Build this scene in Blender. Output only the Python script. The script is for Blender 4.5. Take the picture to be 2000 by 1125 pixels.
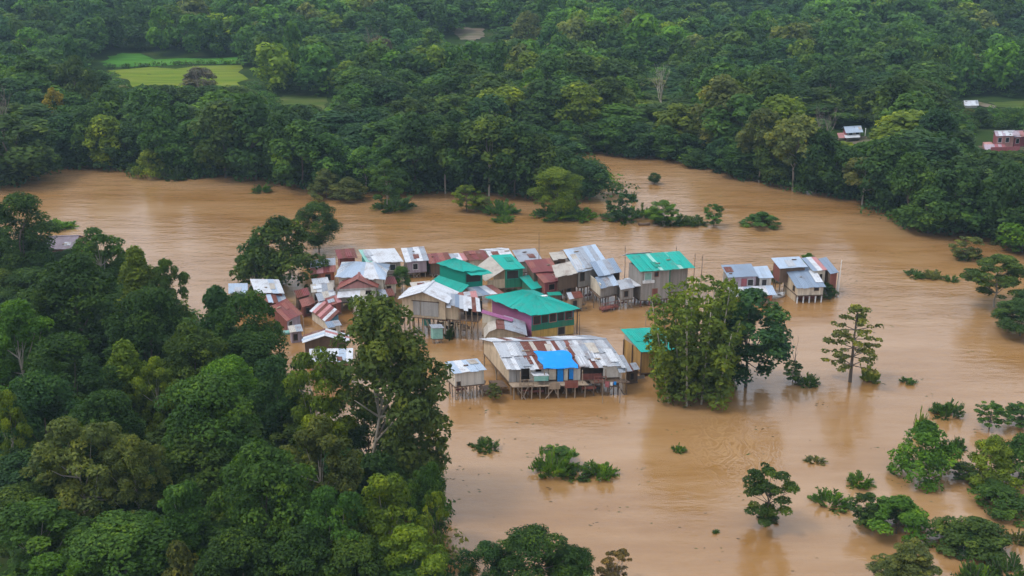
import bpy, math, random
import numpy as np
from mathutils import Vector

for _o in list(bpy.data.objects):
    bpy.data.objects.remove(_o)
SC = bpy.context.scene
COL = SC.collection
rad = math.radians

# ------------------------------------------------------------------ camera
CAM_H, F_PX, PITCH = 55.0, 2200.0, math.atan(762.5 / 2200.0)
cam = bpy.data.cameras.new('camera')
cam.sensor_width = 36.0
cam.lens = 36.0 * F_PX / 2000.0
cam.clip_start, cam.clip_end = 1.0, 8000.0
cam_ob = bpy.data.objects.new('camera', cam)
COL.objects.link(cam_ob)
cam_ob.location = (0, 0, CAM_H)
cam_ob.rotation_euler = (math.pi / 2 - PITCH, 0, 0)
SC.camera = cam_ob

# ------------------------------------------------------------------ overcast sky, soft sun, exposure
SUN_EL, SUN_AZ = rad(58), rad(-105)      # azimuth measured from +Y towards +X (the light comes from the left, a little behind the camera)
world = bpy.data.worlds.new('World')
SC.world = world
world.use_nodes = True
_n = world.node_tree.nodes
_l = world.node_tree.links
_n.clear()
_sky = _n.new('ShaderNodeTexSky')
_sky.sky_type = 'NISHITA'
_sky.sun_disc = False
_sky.sun_elevation = SUN_EL
_sky.sun_rotation = SUN_AZ
_sky.air_density, _sky.dust_density, _sky.ozone_density = 1.0, 4.0, 1.0
_hs = _n.new('ShaderNodeHueSaturation')
_hs.inputs['Saturation'].default_value = 0.30       # cloud cover takes most of the blue out
_mx = _n.new('ShaderNodeMix')
_mx.data_type = 'RGBA'
_mx.inputs[0].default_value = 0.62
_mx.inputs[7].default_value = (9.1, 10.0, 11.5, 1)     # even cloud deck
# an overcast sky is brighter overhead than at the horizon
_tcw = _n.new('ShaderNodeTexCoord')
_sep = _n.new('ShaderNodeSeparateXYZ')
_l.new(_tcw.outputs['Generated'], _sep.inputs[0])
_grd = _n.new('ShaderNodeMapRange')
_grd.inputs['From Min'].default_value, _grd.inputs['From Max'].default_value = 0.0, 1.0
_grd.inputs['To Min'].default_value, _grd.inputs['To Max'].default_value = 0.72, 1.25
_l.new(_sep.outputs['Z'], _grd.inputs['Value'])
_sc = _n.new('ShaderNodeVectorMath')
_sc.operation = 'SCALE'
_l.new(_mx.outputs[2], _sc.inputs[0])
_l.new(_grd.outputs[0], _sc.inputs['Scale'])
_bg = _n.new('ShaderNodeBackground')
_bg.inputs['Strength'].default_value = 0.14
_wo = _n.new('ShaderNodeOutputWorld')
_l.new(_sky.outputs[0], _hs.inputs['Color'])
_l.new(_hs.outputs[0], _mx.inputs[6])
_l.new(_sc.outputs[0], _bg.inputs['Color'])
_l.new(_bg.outputs[0], _wo.inputs['Surface'])

_sd = bpy.data.lights.new('sun', 'SUN')
_sd.energy = 1.5
_sd.angle = rad(14)
_sd.color = (1.0, 0.96, 0.90)
sun = bpy.data.objects.new('sun', _sd)
COL.objects.link(sun)
_dir = Vector((math.sin(SUN_AZ) * math.cos(SUN_EL), math.cos(SUN_AZ) * math.cos(SUN_EL), math.sin(SUN_EL)))
sun.rotation_euler = _dir.to_track_quat('Z', 'Y').to_euler()
sun.location = (-60, 60, 120)

SC.view_settings.view_transform = 'Standard'
SC.view_settings.look = 'None'
SC.view_settings.exposure = 0.0
SC.view_settings.gamma = 1.0
SC.view_settings.use_curve_mapping = False
cy = SC.cycles
cy.max_bounces, cy.diffuse_bounces, cy.glossy_bounces = 4, 2, 2
cy.transmission_bounces, cy.transparent_max_bounces, cy.volume_bounces = 2, 4, 0
cy.use_denoising = True
cy.use_adaptive_sampling = True
cy.adaptive_threshold = 0.03

# ------------------------------------------------------------------ measuring helpers
_ct, _st = math.cos(PITCH), math.sin(PITCH)
def P(px, py, z=0.0):
    """Point of the photograph that lies at height z."""
    xc, yc = (px - 1000.0) / F_PX, (562.5 - py) / F_PX
    d = Vector((xc, yc * _st + _ct, yc * _ct - _st))
    t = (z - CAM_H) / d.z
    return Vector((d.x * t, d.y * t, z))
def zat(Y, py):
    """Height of what shows at row py when it stands at distance Y."""
    yc = (562.5 - py) / F_PX
    return CAM_H + Y * (yc * _ct - _st) / (yc * _st + _ct)
def ppm(p):
    """Photograph pixels per metre at a point."""
    return F_PX / (p.y * _ct + (CAM_H - p.z) * _st)
def proj(p):
    d = p.y * _ct + (CAM_H - p.z) * _st
    return 1000 + F_PX * p.x / d, 562.5 - F_PX * (p.y * _st - (CAM_H - p.z) * _ct) / d

# ------------------------------------------------------------------ materials
MATS = {}
def nmat(name):
    m = bpy.data.materials.new(name)
    m.use_nodes = True
    MATS[name] = m
    nt = m.node_tree
    return m, nt, nt.nodes['Principled BSDF']
def _noise(nt, scale, detail=4, coord='Object', vec=None, rough=0.55):
    tc = nt.nodes.new('ShaderNodeTexCoord')
    mp = nt.nodes.new('ShaderNodeMapping')
    if vec:
        mp.inputs['Scale'].default_value = vec
    t = nt.nodes.new('ShaderNodeTexNoise')
    t.inputs['Scale'].default_value = scale
    t.inputs['Detail'].default_value = detail
    t.inputs['Roughness'].default_value = rough
    nt.links.new(tc.outputs[coord], mp.inputs[0])
    nt.links.new(mp.outputs[0], t.inputs['Vector'])
    return t.outputs['Fac']
def _ramp(nt, fac, stops):
    r = nt.nodes.new('ShaderNodeValToRGB')
    el = r.color_ramp.elements
    while len(el) < len(stops):
        el.new(0.5)
    for e, (p, c) in zip(el, stops):
        e.position = p
        e.color = (*c, 1) if len(c) == 3 else c
    nt.links.new(fac, r.inputs[0])
    return r.outputs['Color']
def _mixc(nt, fac, a, b, mode='MIX'):
    m = nt.nodes.new('ShaderNodeMix')
    m.data_type = 'RGBA'
    m.blend_type = mode
    for s, v in ((0, fac), (6, a), (7, b)):
        if isinstance(v, (int, float)):
            m.inputs[s].default_value = v
        elif isinstance(v, tuple):
            m.inputs[s].default_value = (*v, 1)
        else:
            nt.links.new(v, m.inputs[s])
    return m.outputs[2]
def _math(nt, op, a, b=None):
    m = nt.nodes.new('ShaderNodeMath')
    m.operation = op
    for i, v in enumerate((a, b)):
        if v is None:
            continue
        if isinstance(v, (int, float)):
            m.inputs[i].default_value = v
        else:
            nt.links.new(v, m.inputs[i])
    return m.outputs[0]

def leaf_mat(name, from_object):
    m, nt, b = nmat(name)
    if from_object:
        oi = nt.nodes.new('ShaderNodeObjectInfo')
        base = oi.outputs['Color']
    else:
        at = nt.nodes.new('ShaderNodeAttribute')
        at.attribute_name = 'tint'
        base = at.outputs['Color']
    av = nt.nodes.new('ShaderNodeAttribute')
    av.attribute_name = 'vary'
    # vary: 0..1 random leaf and clump tone (young leaves are yellower)
    tone = _ramp(nt, av.outputs['Fac'], [(0.0, (0.55, 0.60, 0.62)), (0.5, (1.0, 1.0, 1.0)), (1.0, (1.95, 1.6, 0.9))])
    col = _mixc(nt, 1.0, base, tone, 'MULTIPLY')
    nt.links.new(col, b.inputs['Base Color'])
    b.inputs['Roughness'].default_value = 0.55
    b.inputs['Specular IOR Level'].default_value = 0.10
    tr = nt.nodes.new('ShaderNodeBsdfTranslucent')
    nt.links.new(_mixc(nt, 1.0, col, (1.25, 1.3, 0.6), 'MULTIPLY'), tr.inputs['Color'])
    ms = nt.nodes.new('ShaderNodeMixShader')
    ms.inputs[0].default_value = 0.38
    out = nt.nodes['Material Output']
    nt.links.new(b.outputs[0], ms.inputs[1])
    nt.links.new(tr.outputs[0], ms.inputs[2])
    nt.links.new(ms.outputs[0], out.inputs['Surface'])
    return m
leaf_mat('leaf', True)
leaf_mat('leaf_mass', False)

def bark_mat(name, c1, c2):
    m, nt, b = nmat(name)
    col = _ramp(nt, _noise(nt, 6.0, 5, vec=(1, 1, 0.3)), [(0.3, c1), (0.7, c2)])
    nt.links.new(col, b.inputs['Base Color'])
    b.inputs['Roughness'].default_value = 0.85
bark_mat('bark', (0.06, 0.045, 0.032), (0.16, 0.125, 0.09))
bark_mat('pale_bark', (0.24, 0.20, 0.15), (0.46, 0.40, 0.32))
bark_mat('grey_twig', (0.16, 0.12, 0.10), (0.30, 0.23, 0.19))

def sheet_mat(name, col, wear=(0.16, 0.06, 0.035), amount=0.4, rough=0.42, metal=0.0, scale=0.9):
    """Corrugated sheet: paint or zinc, with streaks of wear along the slope and a small tone step from sheet to sheet."""
    m, nt, b = nmat(name)
    oi = nt.nodes.new('ShaderNodeObjectInfo')
    tone = _math(nt, 'ADD', _math(nt, 'MULTIPLY', oi.outputs['Random'], 0.14), 0.93)
    n1 = _noise(nt, scale, 6, rough=0.65)
    c = _mixc(nt, _ramp(nt, n1, [(0.58 - 0.22 * amount, (0, 0, 0)), (0.80 - 0.12 * amount, (1, 1, 1))]), col, wear)
    n2 = _noise(nt, 5.0, 4)
    c = _mixc(nt, _ramp(nt, n2, [(0.3, (0.0,) * 3), (0.75, (0.5,) * 3)]), c, tuple(x * 0.66 for x in col))
    n3 = _noise(nt, 0.45, 5, rough=0.7)
    c = _mixc(nt, _ramp(nt, n3, [(0.5, (0.0,) * 3), (0.78, (0.45 * min(1, amount * 2.2),) * 3)]), c, (0.17, 0.10, 0.075))
    mul = nt.nodes.new('ShaderNodeVectorMath')
    mul.operation = 'SCALE'
    nt.links.new(c, mul.inputs[0])
    nt.links.new(tone, mul.inputs['Scale'])
    nt.links.new(mul.outputs[0], b.inputs['Base Color'])
    b.inputs['Roughness'].default_value = rough
    b.inputs['Metallic'].default_value = metal
    b.inputs['Specular IOR Level'].default_value = 0.22
sheet_mat('white_zinc', (0.58, 0.60, 0.64), (0.34, 0.31, 0.31), 0.32)
sheet_mat('grey_zinc', (0.31, 0.34, 0.39), (0.20, 0.14, 0.12), 0.35)
sheet_mat('dull_zinc', (0.42, 0.44, 0.48), (0.26, 0.22, 0.21), 0.35)
sheet_mat('blue_zinc', (0.22, 0.28, 0.37), (0.22, 0.24, 0.27), 0.2)
sheet_mat('pale_blue', (0.38, 0.46, 0.57), (0.40, 0.42, 0.45), 0.2)
sheet_mat('rust_sheet', (0.15, 0.045, 0.030), (0.30, 0.24, 0.21), 0.15)
sheet_mat('maroon', (0.20, 0.050, 0.050), (0.12, 0.05, 0.045), 0.4)
sheet_mat('red_rust', (0.26, 0.085, 0.065), (0.16, 0.07, 0.06), 0.5)
sheet_mat('teal', (0.005, 0.355, 0.290), (0.05, 0.30, 0.25), 0.3, 0.5)
sheet_mat('teal_dark', (0.005, 0.26, 0.19), (0.02, 0.20, 0.14), 0.15, 0.5)
sheet_mat('teal_pale', (0.28, 0.52, 0.46), (0.05, 0.36, 0.28), 0.5)
sheet_mat('tan_sheet', (0.46, 0.42, 0.37), (0.28, 0.22, 0.18), 0.4)
sheet_mat('blue_tarp', (0.004, 0.27, 0.80), (0.02, 0.34, 0.82), 0.3, 0.45)
sheet_mat('aqua_tarp', (0.02, 0.36, 0.52), (0.02, 0.40, 0.55), 0.2, 0.4)
sheet_mat('purple', (0.36, 0.13, 0.26), (0.28, 0.11, 0.20), 0.25, 0.6)
sheet_mat('mauve', (0.23, 0.19, 0.22), (0.16, 0.12, 0.12), 0.4, 0.6)
sheet_mat('pink', (0.48, 0.22, 0.22), (0.36, 0.18, 0.17), 0.3, 0.6)

def wall_mat(name, col, dirt=(0.20, 0.13, 0.08), k=0.35):
    m, nt, b = nmat(name)
    n1 = _noise(nt, 1.6, 6, vec=(1, 1, 0.35), rough=0.65)
    c = _mixc(nt, _ramp(nt, n1, [(0.45, (0, 0, 0)), (0.85, (k, k, k))]), col, dirt)
    # single boards weather differently; grime gathers in drips
    n4 = _noise(nt, 3.2, 2, vec=(1, 1, 0.04))
    c = _mixc(nt, _ramp(nt, n4, [(0.36, (0.55,) * 3), (0.60, (0.0,) * 3)]), c, tuple(x * 0.55 for x in col))
    n5 = _noise(nt, 0.8, 5, vec=(1, 1, 0.6), rough=0.7)
    c = _mixc(nt, _ramp(nt, n5, [(0.50, (0.0,) * 3), (0.74, (0.6,) * 3)]), c, tuple(0.6 * d + 0.15 * x for d, x in zip(dirt, col)))
    oi = nt.nodes.new('ShaderNodeObjectInfo')
    mul = nt.nodes.new('ShaderNodeVectorMath')
    mul.operation = 'SCALE'
    nt.links.new(c, mul.inputs[0])
    nt.links.new(_math(nt, 'ADD', _math(nt, 'MULTIPLY', oi.outputs['Random'], 0.2), 0.95), mul.inputs['Scale'])
    nt.links.new(mul.outputs[0], b.inputs['Base Color'])
    b.inputs['Roughness'].default_value = 0.8
    bp = nt.nodes.new('ShaderNodeBump')
    bp.inputs['Strength'].default_value = 0.25
    bp.inputs['Distance'].default_value = 0.03
    nt.links.new(_noise(nt, 9.0, 3, vec=(3, 3, 0.2)), bp.inputs['Height'])
    nt.links.new(bp.outputs[0], b.inputs['Normal'])
wall_mat('beige', (0.62, 0.49, 0.34))
wall_mat('cream', (0.68, 0.60, 0.48))
wall_mat('off_white', (0.62, 0.58, 0.52), k=0.45)
wall_mat('grey_board', (0.30, 0.275, 0.25), k=0.4)
wall_mat('grey_curtain', (0.33, 0.32, 0.31), (0.2, 0.19, 0.18))
wall_mat('wood', (0.15, 0.095, 0.062), (0.07, 0.045, 0.03), 0.6)
wall_mat('pale_wood', (0.34, 0.255, 0.18), (0.14, 0.10, 0.07), 0.6)
wall_mat('red_wood', (0.24, 0.075, 0.055), (0.12, 0.05, 0.04), 0.5)
wall_mat('orange_wall', (0.50, 0.155, 0.07), k=0.3)
wall_mat('yellow_wall', (0.62, 0.40, 0.10), k=0.3)
wall_mat('ochre_wall', (0.52, 0.30, 0.09), k=0.4)
wall_mat('green_wall', (0.012, 0.20, 0.12), k=0.2)
wall_mat('teal_wall', (0.03, 0.30, 0.25), k=0.3)
wall_mat('blue_wall', (0.05, 0.16, 0.22), k=0.2)
wall_mat('pink_wall', (0.50, 0.24, 0.22), k=0.3)
wall_mat('rose_wall', (0.36, 0.10, 0.12), k=0.3)
wall_mat('lilac_wall', (0.42, 0.34, 0.40), k=0.3)
wall_mat('dark_inside', (0.03, 0.025, 0.022), (0.02, 0.018, 0.015))  # near-black: the shade of unlit interiors is put into the colour
wall_mat('white_paint', (0.72, 0.72, 0.72), k=0.2)
_m, _nt, _b = nmat('pane_glass')
_b.inputs['Base Color'].default_value = (0.02, 0.025, 0.03, 1)
_b.inputs['Roughness'].default_value = 0.12

# ------------------------------------------------------------------ object helpers
def link(name, me, parent=None, mat=None, loc=None):
    o = bpy.data.objects.new(name, me)
    COL.objects.link(o)
    if parent is not None:
        o.parent = parent
    if mat is not None and me is not None and not me.materials:
        me.materials.append(MATS[mat])
    if loc is not None:
        o.location = loc
    return o
def tag(o, label, cat, group=None, kind=None):
    if label:
        o['label'] = label
    if cat:
        o['category'] = cat
    if group:
        o['group'] = group
    if kind:
        o['kind'] = kind
    return o
def empty(name, loc, label, cat, group=None):
    o = bpy.data.objects.new(name, None)
    COL.objects.link(o)
    o.location = loc
    o.empty_display_size = 0.5
    return tag(o, label, cat, group)
def mesh(verts, faces, name='mesh', smooth=False):
    me = bpy.data.meshes.new(name)
    me.from_pydata([tuple(v) for v in verts], [], faces)
    if smooth:
        me.polygons.foreach_set('use_smooth', [True] * len(me.polygons))
    me.update()
    return me
def quad_mesh(V, vary=None, tint=None, name='leaves'):
    """V: (n,4,3) leaf quads."""
    n = len(V)
    me = bpy.data.meshes.new(name)
    me.vertices.add(n * 4)
    me.vertices.foreach_set('co', V.reshape(-1).astype(np.float32))
    me.loops.add(n * 4)
    me.loops.foreach_set('vertex_index', np.arange(n * 4, dtype=np.int32))
    me.polygons.add(n)
    me.polygons.foreach_set('loop_start', np.arange(0, n * 4, 4, dtype=np.int32))
    me.polygons.foreach_set('loop_total', np.full(n, 4, dtype=np.int32))
    if vary is not None:
        a = me.attributes.new('vary', 'FLOAT', 'POINT')
        a.data.foreach_set('value', np.repeat(vary, 4).astype(np.float32))
    if tint is not None:
        a = me.attributes.new('tint', 'FLOAT_COLOR', 'POINT')
        c = np.ones((n * 4, 4), np.float32)
        c[:, :3] = np.repeat(tint, 4, axis=0)
        a.data.foreach_set('color', c.reshape(-1))
    me.update()
    return me
def tubes(segs, sides=6):
    """segs: list of (p0, p1, r0, r1) -> verts, faces"""
    V, Fc = [], []
    for p0, p1, r0, r1 in segs:
        p0, p1 = Vector(p0), Vector(p1)
        ax = (p1 - p0).normalized()
        a = ax.orthogonal().normalized()
        b = ax.cross(a)
        k = len(V)
        for p, r in ((p0, r0), (p1, r1)):
            for i in range(sides):
                t = 2 * math.pi * i / sides
                V.append(p + (a * math.cos(t) + b * math.sin(t)) * r)
        for i in range(sides):
            j = (i + 1) % sides
            Fc.append((k + i, k + j, k + sides + j, k + sides + i))
        Fc.append(tuple(k + sides + i for i in range(sides)))
    return V, Fc
def path_tube(pts, r0, r1, sides=6):
    """One continuous tapered tube through pts."""
    V, Fc = [], []
    n = len(pts)
    pts = [Vector(p) for p in pts]
    a = None
    for k, p in enumerate(pts):
        ax = (pts[min(k + 1, n - 1)] - pts[max(k - 1, 0)]).normalized()
        a = ax.orthogonal().normalized() if a is None else (a - ax * a.dot(ax)).normalized()
        b = ax.cross(a)
        r = r0 + (r1 - r0) * k / (n - 1)
        for i in range(sides):
            t = 2 * math.pi * i / sides
            V.append(p + (a * math.cos(t) + b * math.sin(t)) * r)
    for k in range(n - 1):
        for i in range(sides):
            j = (i + 1) % sides
            Fc.append((k * sides + i, k * sides + j, (k + 1) * sides + j, (k + 1) * sides + i))
    Fc.append(tuple((n - 1) * sides + i for i in range(sides)))
    return V, Fc
def join(*parts):
    V, Fc = [], []
    for v, f in parts:
        k = len(V)
        V += list(v)
        Fc += [tuple(i + k for i in x) for x in f]
    return V, Fc
# ------------------------------------------------------------------ ground, water, fields
def poly_px(pts):
    return np.array([[P(x, y).x, P(x, y).y] for x, y in pts])
FAR_SHORE = [(-500, 378), (0, 362), (95, 338), (108, 322), (200, 327), (300, 343), (400, 343), (520, 350), (560, 362), (640, 370),
             (700, 376), (860, 376), (980, 380), (1100, 384), (1170, 384), (1180, 368), (1150, 330), (1090, 308), (1000, 300), (1000, 290),
             (1090, 290), (1200, 300), (1320, 311), (1400, 331), (1480, 353), (1560, 373), (1640, 383), (1700, 403), (1770, 437),
             (1800, 450), (1900, 454), (2000, 483), (2400, 590)]
FAR_POLY = np.vstack([poly_px(FAR_SHORE), [[900, 60], [2600, 60], [2600, 2600], [-2600, 2600], [-2600, 260]]])
NEAR_SHORE = [(-700, 470), (0, 500), (160, 520), (300, 590), (430, 690), (540, 770), (660, 900), (780, 970), (835, 1040), (860, 1125), (870, 1400)]
NEAR_POLY = np.vstack([poly_px(NEAR_SHORE), [[-10, -40], [-600, -40]]])
def sdist(poly, X, Y):
    """Signed distance to a polygon (positive inside)."""
    d = np.full(X.shape, 1e9)
    ins = np.zeros(X.shape, bool)
    n = len(poly)
    for i in range(n):
        ax, ay = poly[i]
        bx, by = poly[(i + 1) % n]
        ex, ey = bx - ax, by - ay
        t = np.clip(((X - ax) * ex + (Y - ay) * ey) / (ex * ex + ey * ey + 1e-9), 0, 1)
        d = np.minimum(d, np.hypot(X - ax - t * ex, Y - ay - t * ey))
        c = ((ay > Y) != (by > Y)) & (X < ex * (Y - ay) / (ey + 1e-12) + ax)
        ins ^= c
    return np.where(ins, d, -d)
def smooth(a, b, x):
    t = np.clip((x - a) / (b - a), 0, 1)
    return t * t * (3 - 2 * t)
def land_h(X, Y):
    X, Y = np.asarray(X, float), np.asarray(Y, float)
    s = np.maximum(sdist(FAR_POLY, X, Y), sdist(NEAR_POLY, X, Y))
    h = -1.6 + 2.2 * smooth(-5, 4, s) + 0.6 * smooth(4, 40, s)
    far = smooth(395, 520, Y)
    h = h + far * (7.0 * np.sin(X * 0.013 + 0.6) * np.sin(Y * 0.011 + 1.0) + 4.0 * np.sin(X * 0.031 + Y * 0.017) + 5.0)
    return h + far * 0.5 * np.sin(X * 0.2) * np.sin(Y * 0.17) + smooth(-2, 20, s) * 0.18 * np.sin(X * 0.31) * np.sin(Y * 0.27)
def gz(x, y):
    return float(land_h(np.array([x]), np.array([y]))[0])

_xs = np.concatenate([[-2500, -1500, -900, -600, -440], np.arange(-330, 331, 3.5), [440, 600, 900, 1500, 2500]])
_ys = np.concatenate([[-60, 0, 40], np.arange(60, 360, 3.5), np.arange(362, 900, 9.0), [950, 1100, 1500, 2500]])
_X, _Y = np.meshgrid(_xs, _ys)
_Z = land_h(_X, _Y)
_nx, _ny = len(_xs), len(_ys)
_fc = [(j * _nx + i, j * _nx + i + 1, (j + 1) * _nx + i + 1, (j + 1) * _nx + i) for j in range(_ny - 1) for i in range(_nx - 1)]
_m, _nt, _b = nmat('soil')
_c = _ramp(_nt, _noise(_nt, 0.12, 8), [(0.35, (0.022, 0.042, 0.012)), (0.55, (0.035, 0.062, 0.016)), (0.78, (0.07, 0.075, 0.03))])
_nt.links.new(_c, _b.inputs['Base Color'])
_b.inputs['Roughness'].default_value = 0.95
_b.inputs['Specular IOR Level'].default_value = 0.0
ground = link('ground', mesh(np.stack([_X, _Y, _Z], -1).reshape(-1, 3), _fc, 'ground', True), None, 'soil')
ground['kind'] = 'structure'

# the flood: silty, opaque, with long ripples in the current and a nearly still backwater near the camera
_m, _nt, _b = nmat('flood')
_tc = _nt.nodes.new('ShaderNodeTexCoord')
_sx = _nt.nodes.new('ShaderNodeSeparateXYZ')
_nt.links.new(_tc.outputs['Object'], _sx.inputs[0])
_silt = _noise(_nt, 0.06, 7, vec=(0.28, 1.0, 1), rough=0.66)
_silt2 = _noise(_nt, 0.35, 5, vec=(0.22, 1.0, 1), rough=0.6)
_c = _ramp(_nt, _silt, [(0.30, (0.222, 0.104, 0.030)), (0.47, (0.286, 0.148, 0.050)), (0.64, (0.355, 0.206, 0.096))])
_c = _mixc(_nt, _ramp(_nt, _silt2, [(0.46, (0,) * 3), (0.72, (0.45,) * 3)]), _c, (0.37, 0.225, 0.115))
# an eddy in the near water, its curls raised and paler in colour
_ec = P(1425, 872)
_em = _nt.nodes.new('ShaderNodeMapping')
_em.vector_type = 'POINT'
_em.inputs['Location'].default_value = (-_ec.x, -_ec.y * 0.55, 0)
_em.inputs['Scale'].default_value = (1.0, 0.55, 1.0)
_nt.links.new(_tc.outputs['Object'], _em.inputs[0])
_ln = _nt.nodes.new('ShaderNodeVectorMath')
_ln.operation = 'LENGTH'
_nt.links.new(_em.outputs[0], _ln.inputs[0])
_fal = _nt.nodes.new('ShaderNodeMapRange')
_nt.links.new(_ln.outputs['Value'], _fal.inputs['Value'])
_fal.inputs['From Min'].default_value, _fal.inputs['From Max'].default_value = 0.6, 6.5
_fal.inputs['To Min'].default_value, _fal.inputs['To Max'].default_value = 1.0, 0.0
_sw = _nt.nodes.new('ShaderNodeTexNoise')      # broken curls, no rings
_sw.inputs['Scale'].default_value = 0.55
_sw.inputs['Detail'].default_value = 3.0
_sw.inputs['Distortion'].default_value = 2.6
_nt.links.new(_em.outputs[0], _sw.inputs['Vector'])
_ridge = _math(_nt, 'SUBTRACT', 1.0, _math(_nt, 'MULTIPLY', _math(_nt, 'ABSOLUTE', _math(_nt, 'SUBTRACT', _sw.outputs['Fac'], 0.5)), 9.0))
_eddy = _math(_nt, 'MULTIPLY', _math(_nt, 'MAXIMUM', _ridge, 0.0), _fal.outputs[0])
_c = _mixc(_nt, _ramp(_nt, _eddy, [(0.15, (0,) * 3), (0.75, (0.6,) * 3)]), _c, (0.42, 0.25, 0.115))
_nt.links.new(_c, _b.inputs['Base Color'])
_b.inputs['Roughness'].default_value = 0.14
_b.inputs['IOR'].default_value = 1.72
_mr = _nt.nodes.new('ShaderNodeMapRange')
_nt.links.new(_sx.outputs['Y'], _mr.inputs['Value'])
_mr.inputs['From Min'].default_value, _mr.inputs['From Max'].default_value = 105, 190
_mr.inputs['To Min'].default_value, _mr.inputs['To Max'].default_value = 0.5, 1.0
_patch = _math(_nt, 'MULTIPLY', _ramp(_nt, _noise(_nt, 0.035, 3, vec=(0.6, 1, 1)), [(0.30, (0.25,) * 3), (0.65, (1.0,) * 3)]), _mr.outputs[0])
_w = _math(_nt, 'ADD', _math(_nt, 'MULTIPLY', _noise(_nt, 0.36, 5, vec=(0.34, 1, 1), rough=0.62), 1.0),
           _math(_nt, 'MULTIPLY', _noise(_nt, 1.6, 3, vec=(0.45, 1, 1)), 0.25))
_bp = _nt.nodes.new('ShaderNodeBump')
_bp.inputs['Distance'].default_value = 0.34
_nt.links.new(_patch, _bp.inputs['Strength'])
_nt.links.new(_math(_nt, 'ADD', _w, _math(_nt, 'MULTIPLY', _eddy, 0.5)), _bp.inputs['Height'])
_nt.links.new(_bp.outputs[0], _b.inputs['Normal'])
water = link('flood_water', mesh([(-2500, -60, 0), (2500, -60, 0), (2500, 2500, 0), (-2500, 2500, 0)], [(0, 1, 2, 3)], 'water'), None, 'flood')
water['kind'] = 'structure'

# clearings: rice fields, bare patches and a track, laid just above the ground
def field_mat(name, c1, c2, c3, sc):
    m, nt, b = nmat(name)
    c = _ramp(nt, _noise(nt, sc, 7, vec=(0.5, 1, 1), rough=0.65), [(0.3, c1), (0.5, c2), (0.72, c3)])
    rows = _noise(nt, 0.5, 3, vec=(0.06, 1.6, 1))
    c = _mixc(nt, _ramp(nt, rows, [(0.38, (0.45,) * 3), (0.58, (0.0,) * 3)]), c, tuple(x * 0.6 for x in c1))
    nt.links.new(c, b.inputs['Base Color'])
    b.inputs['Roughness'].default_value = 0.9
    b.inputs['Specular IOR Level'].default_value = 0.0
field_mat('rice', (0.09, 0.165, 0.02), (0.155, 0.20, 0.03), (0.20, 0.21, 0.045), 0.05)
field_mat('young_rice', (0.045, 0.145, 0.02), (0.07, 0.19, 0.03), (0.10, 0.21, 0.04), 0.08)
field_mat('bare_soil', (0.06, 0.09, 0.03), (0.17, 0.14, 0.10), (0.25, 0.20, 0.165), 0.16)
field_mat('rough_grass', (0.05, 0.09, 0.02), (0.085, 0.12, 0.03), (0.14, 0.14, 0.05), 0.15)
CLEAR = []
def clearing(name, pts, mat, dz=0.10, grow=3.0, z=1.2):
    c = [P(x, y, z) for x, y in pts]
    poly = np.array([[p.x, p.y] for p in c])
    CLEAR.append((poly, grow))
    cx, cy_ = poly.mean(0)
    n = 10
    # a fan of rings so that the sheet follows the ground
    m = len(poly)
    V, Fc = [(0, 0, gz(cx, cy_) + dz)], []
    dense = []
    for i in range(m):
        a, b = poly[i], poly[(i + 1) % m]
        for k in range(6):
            q_ = a + (b - a) * k / 6
            c_ = poly.mean(0)
            dense.append(c_ + (q_ - c_) * (1 + 0.07 * math.sin(i * 2.3 + k * 1.9 + c_[0]) + 0.05 * math.sin(i * 5.1 + k * 3.7)))
    dense = np.array(dense)
    k = len(dense)
    for r in range(1, n + 1):
        q = np.array([cx, cy_]) + (dense - [cx, cy_]) * r / n
        h = land_h(q[:, 0], q[:, 1])
        V += [(q[i, 0] - cx, q[i, 1] - cy_, h[i] + dz) for i in range(k)]
    for i in range(k):
        j = (i + 1) % k
        Fc.append((0, 1 + i, 1 + j))
        for r in range(n - 1):
            Fc.append((1 + r * k + i, 1 + (r + 1) * k + i, 1 + (r + 1) * k + j, 1 + r * k + j))
    o = link(name, mesh(V, Fc, name, True), None, mat, (cx, cy_, 0))
    o['kind'] = 'structure'
    return o
clearing('rice_field', [(210, 136), (470, 128), (478, 170), (455, 192), (270, 192), (250, 160)], 'rice', grow=2.5)
clearing('young_rice_field', [(200, 122), (225, 108), (275, 107), (290, 117), (472, 113), (470, 124), (208, 132)], 'young_rice', 0.14, grow=2.0)
clearing('grass_clearing', [(535, 196), (560, 186), (640, 188), (635, 214), (590, 228), (560, 222)], 'rough_grass', grow=2.0)
clearing('bare_clearing', [(884, 80), (900, 76), (944, 77), (946, 86), (925, 90), (900, 88)], 'bare_soil', 0.3, grow=0.5)
clearing('bare_patch', [(1260, 79), (1292, 76), (1294, 84), (1268, 86)], 'bare_soil', 0.3, grow=1.0)
clearing('grass_verge', [(1935, 200), (2060, 196), (2070, 210), (1990, 213), (1945, 209)], 'rough_grass', grow=2.0)
clearing('dirt_track', [(1880, 199), (1896, 197), (1945, 208), (1942, 213), (1900, 207)], 'bare_soil', 0.22, grow=2.0)
clearing('house_yard', [(1632, 268), (1690, 268), (1705, 280), (1640, 283)], 'bare_soil', 0.16, grow=3.0)
clearing('red_house_yard', [(1905, 285), (2010, 285), (2015, 302), (1960, 306)], 'bare_soil', 0.16, grow=3.0)
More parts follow.
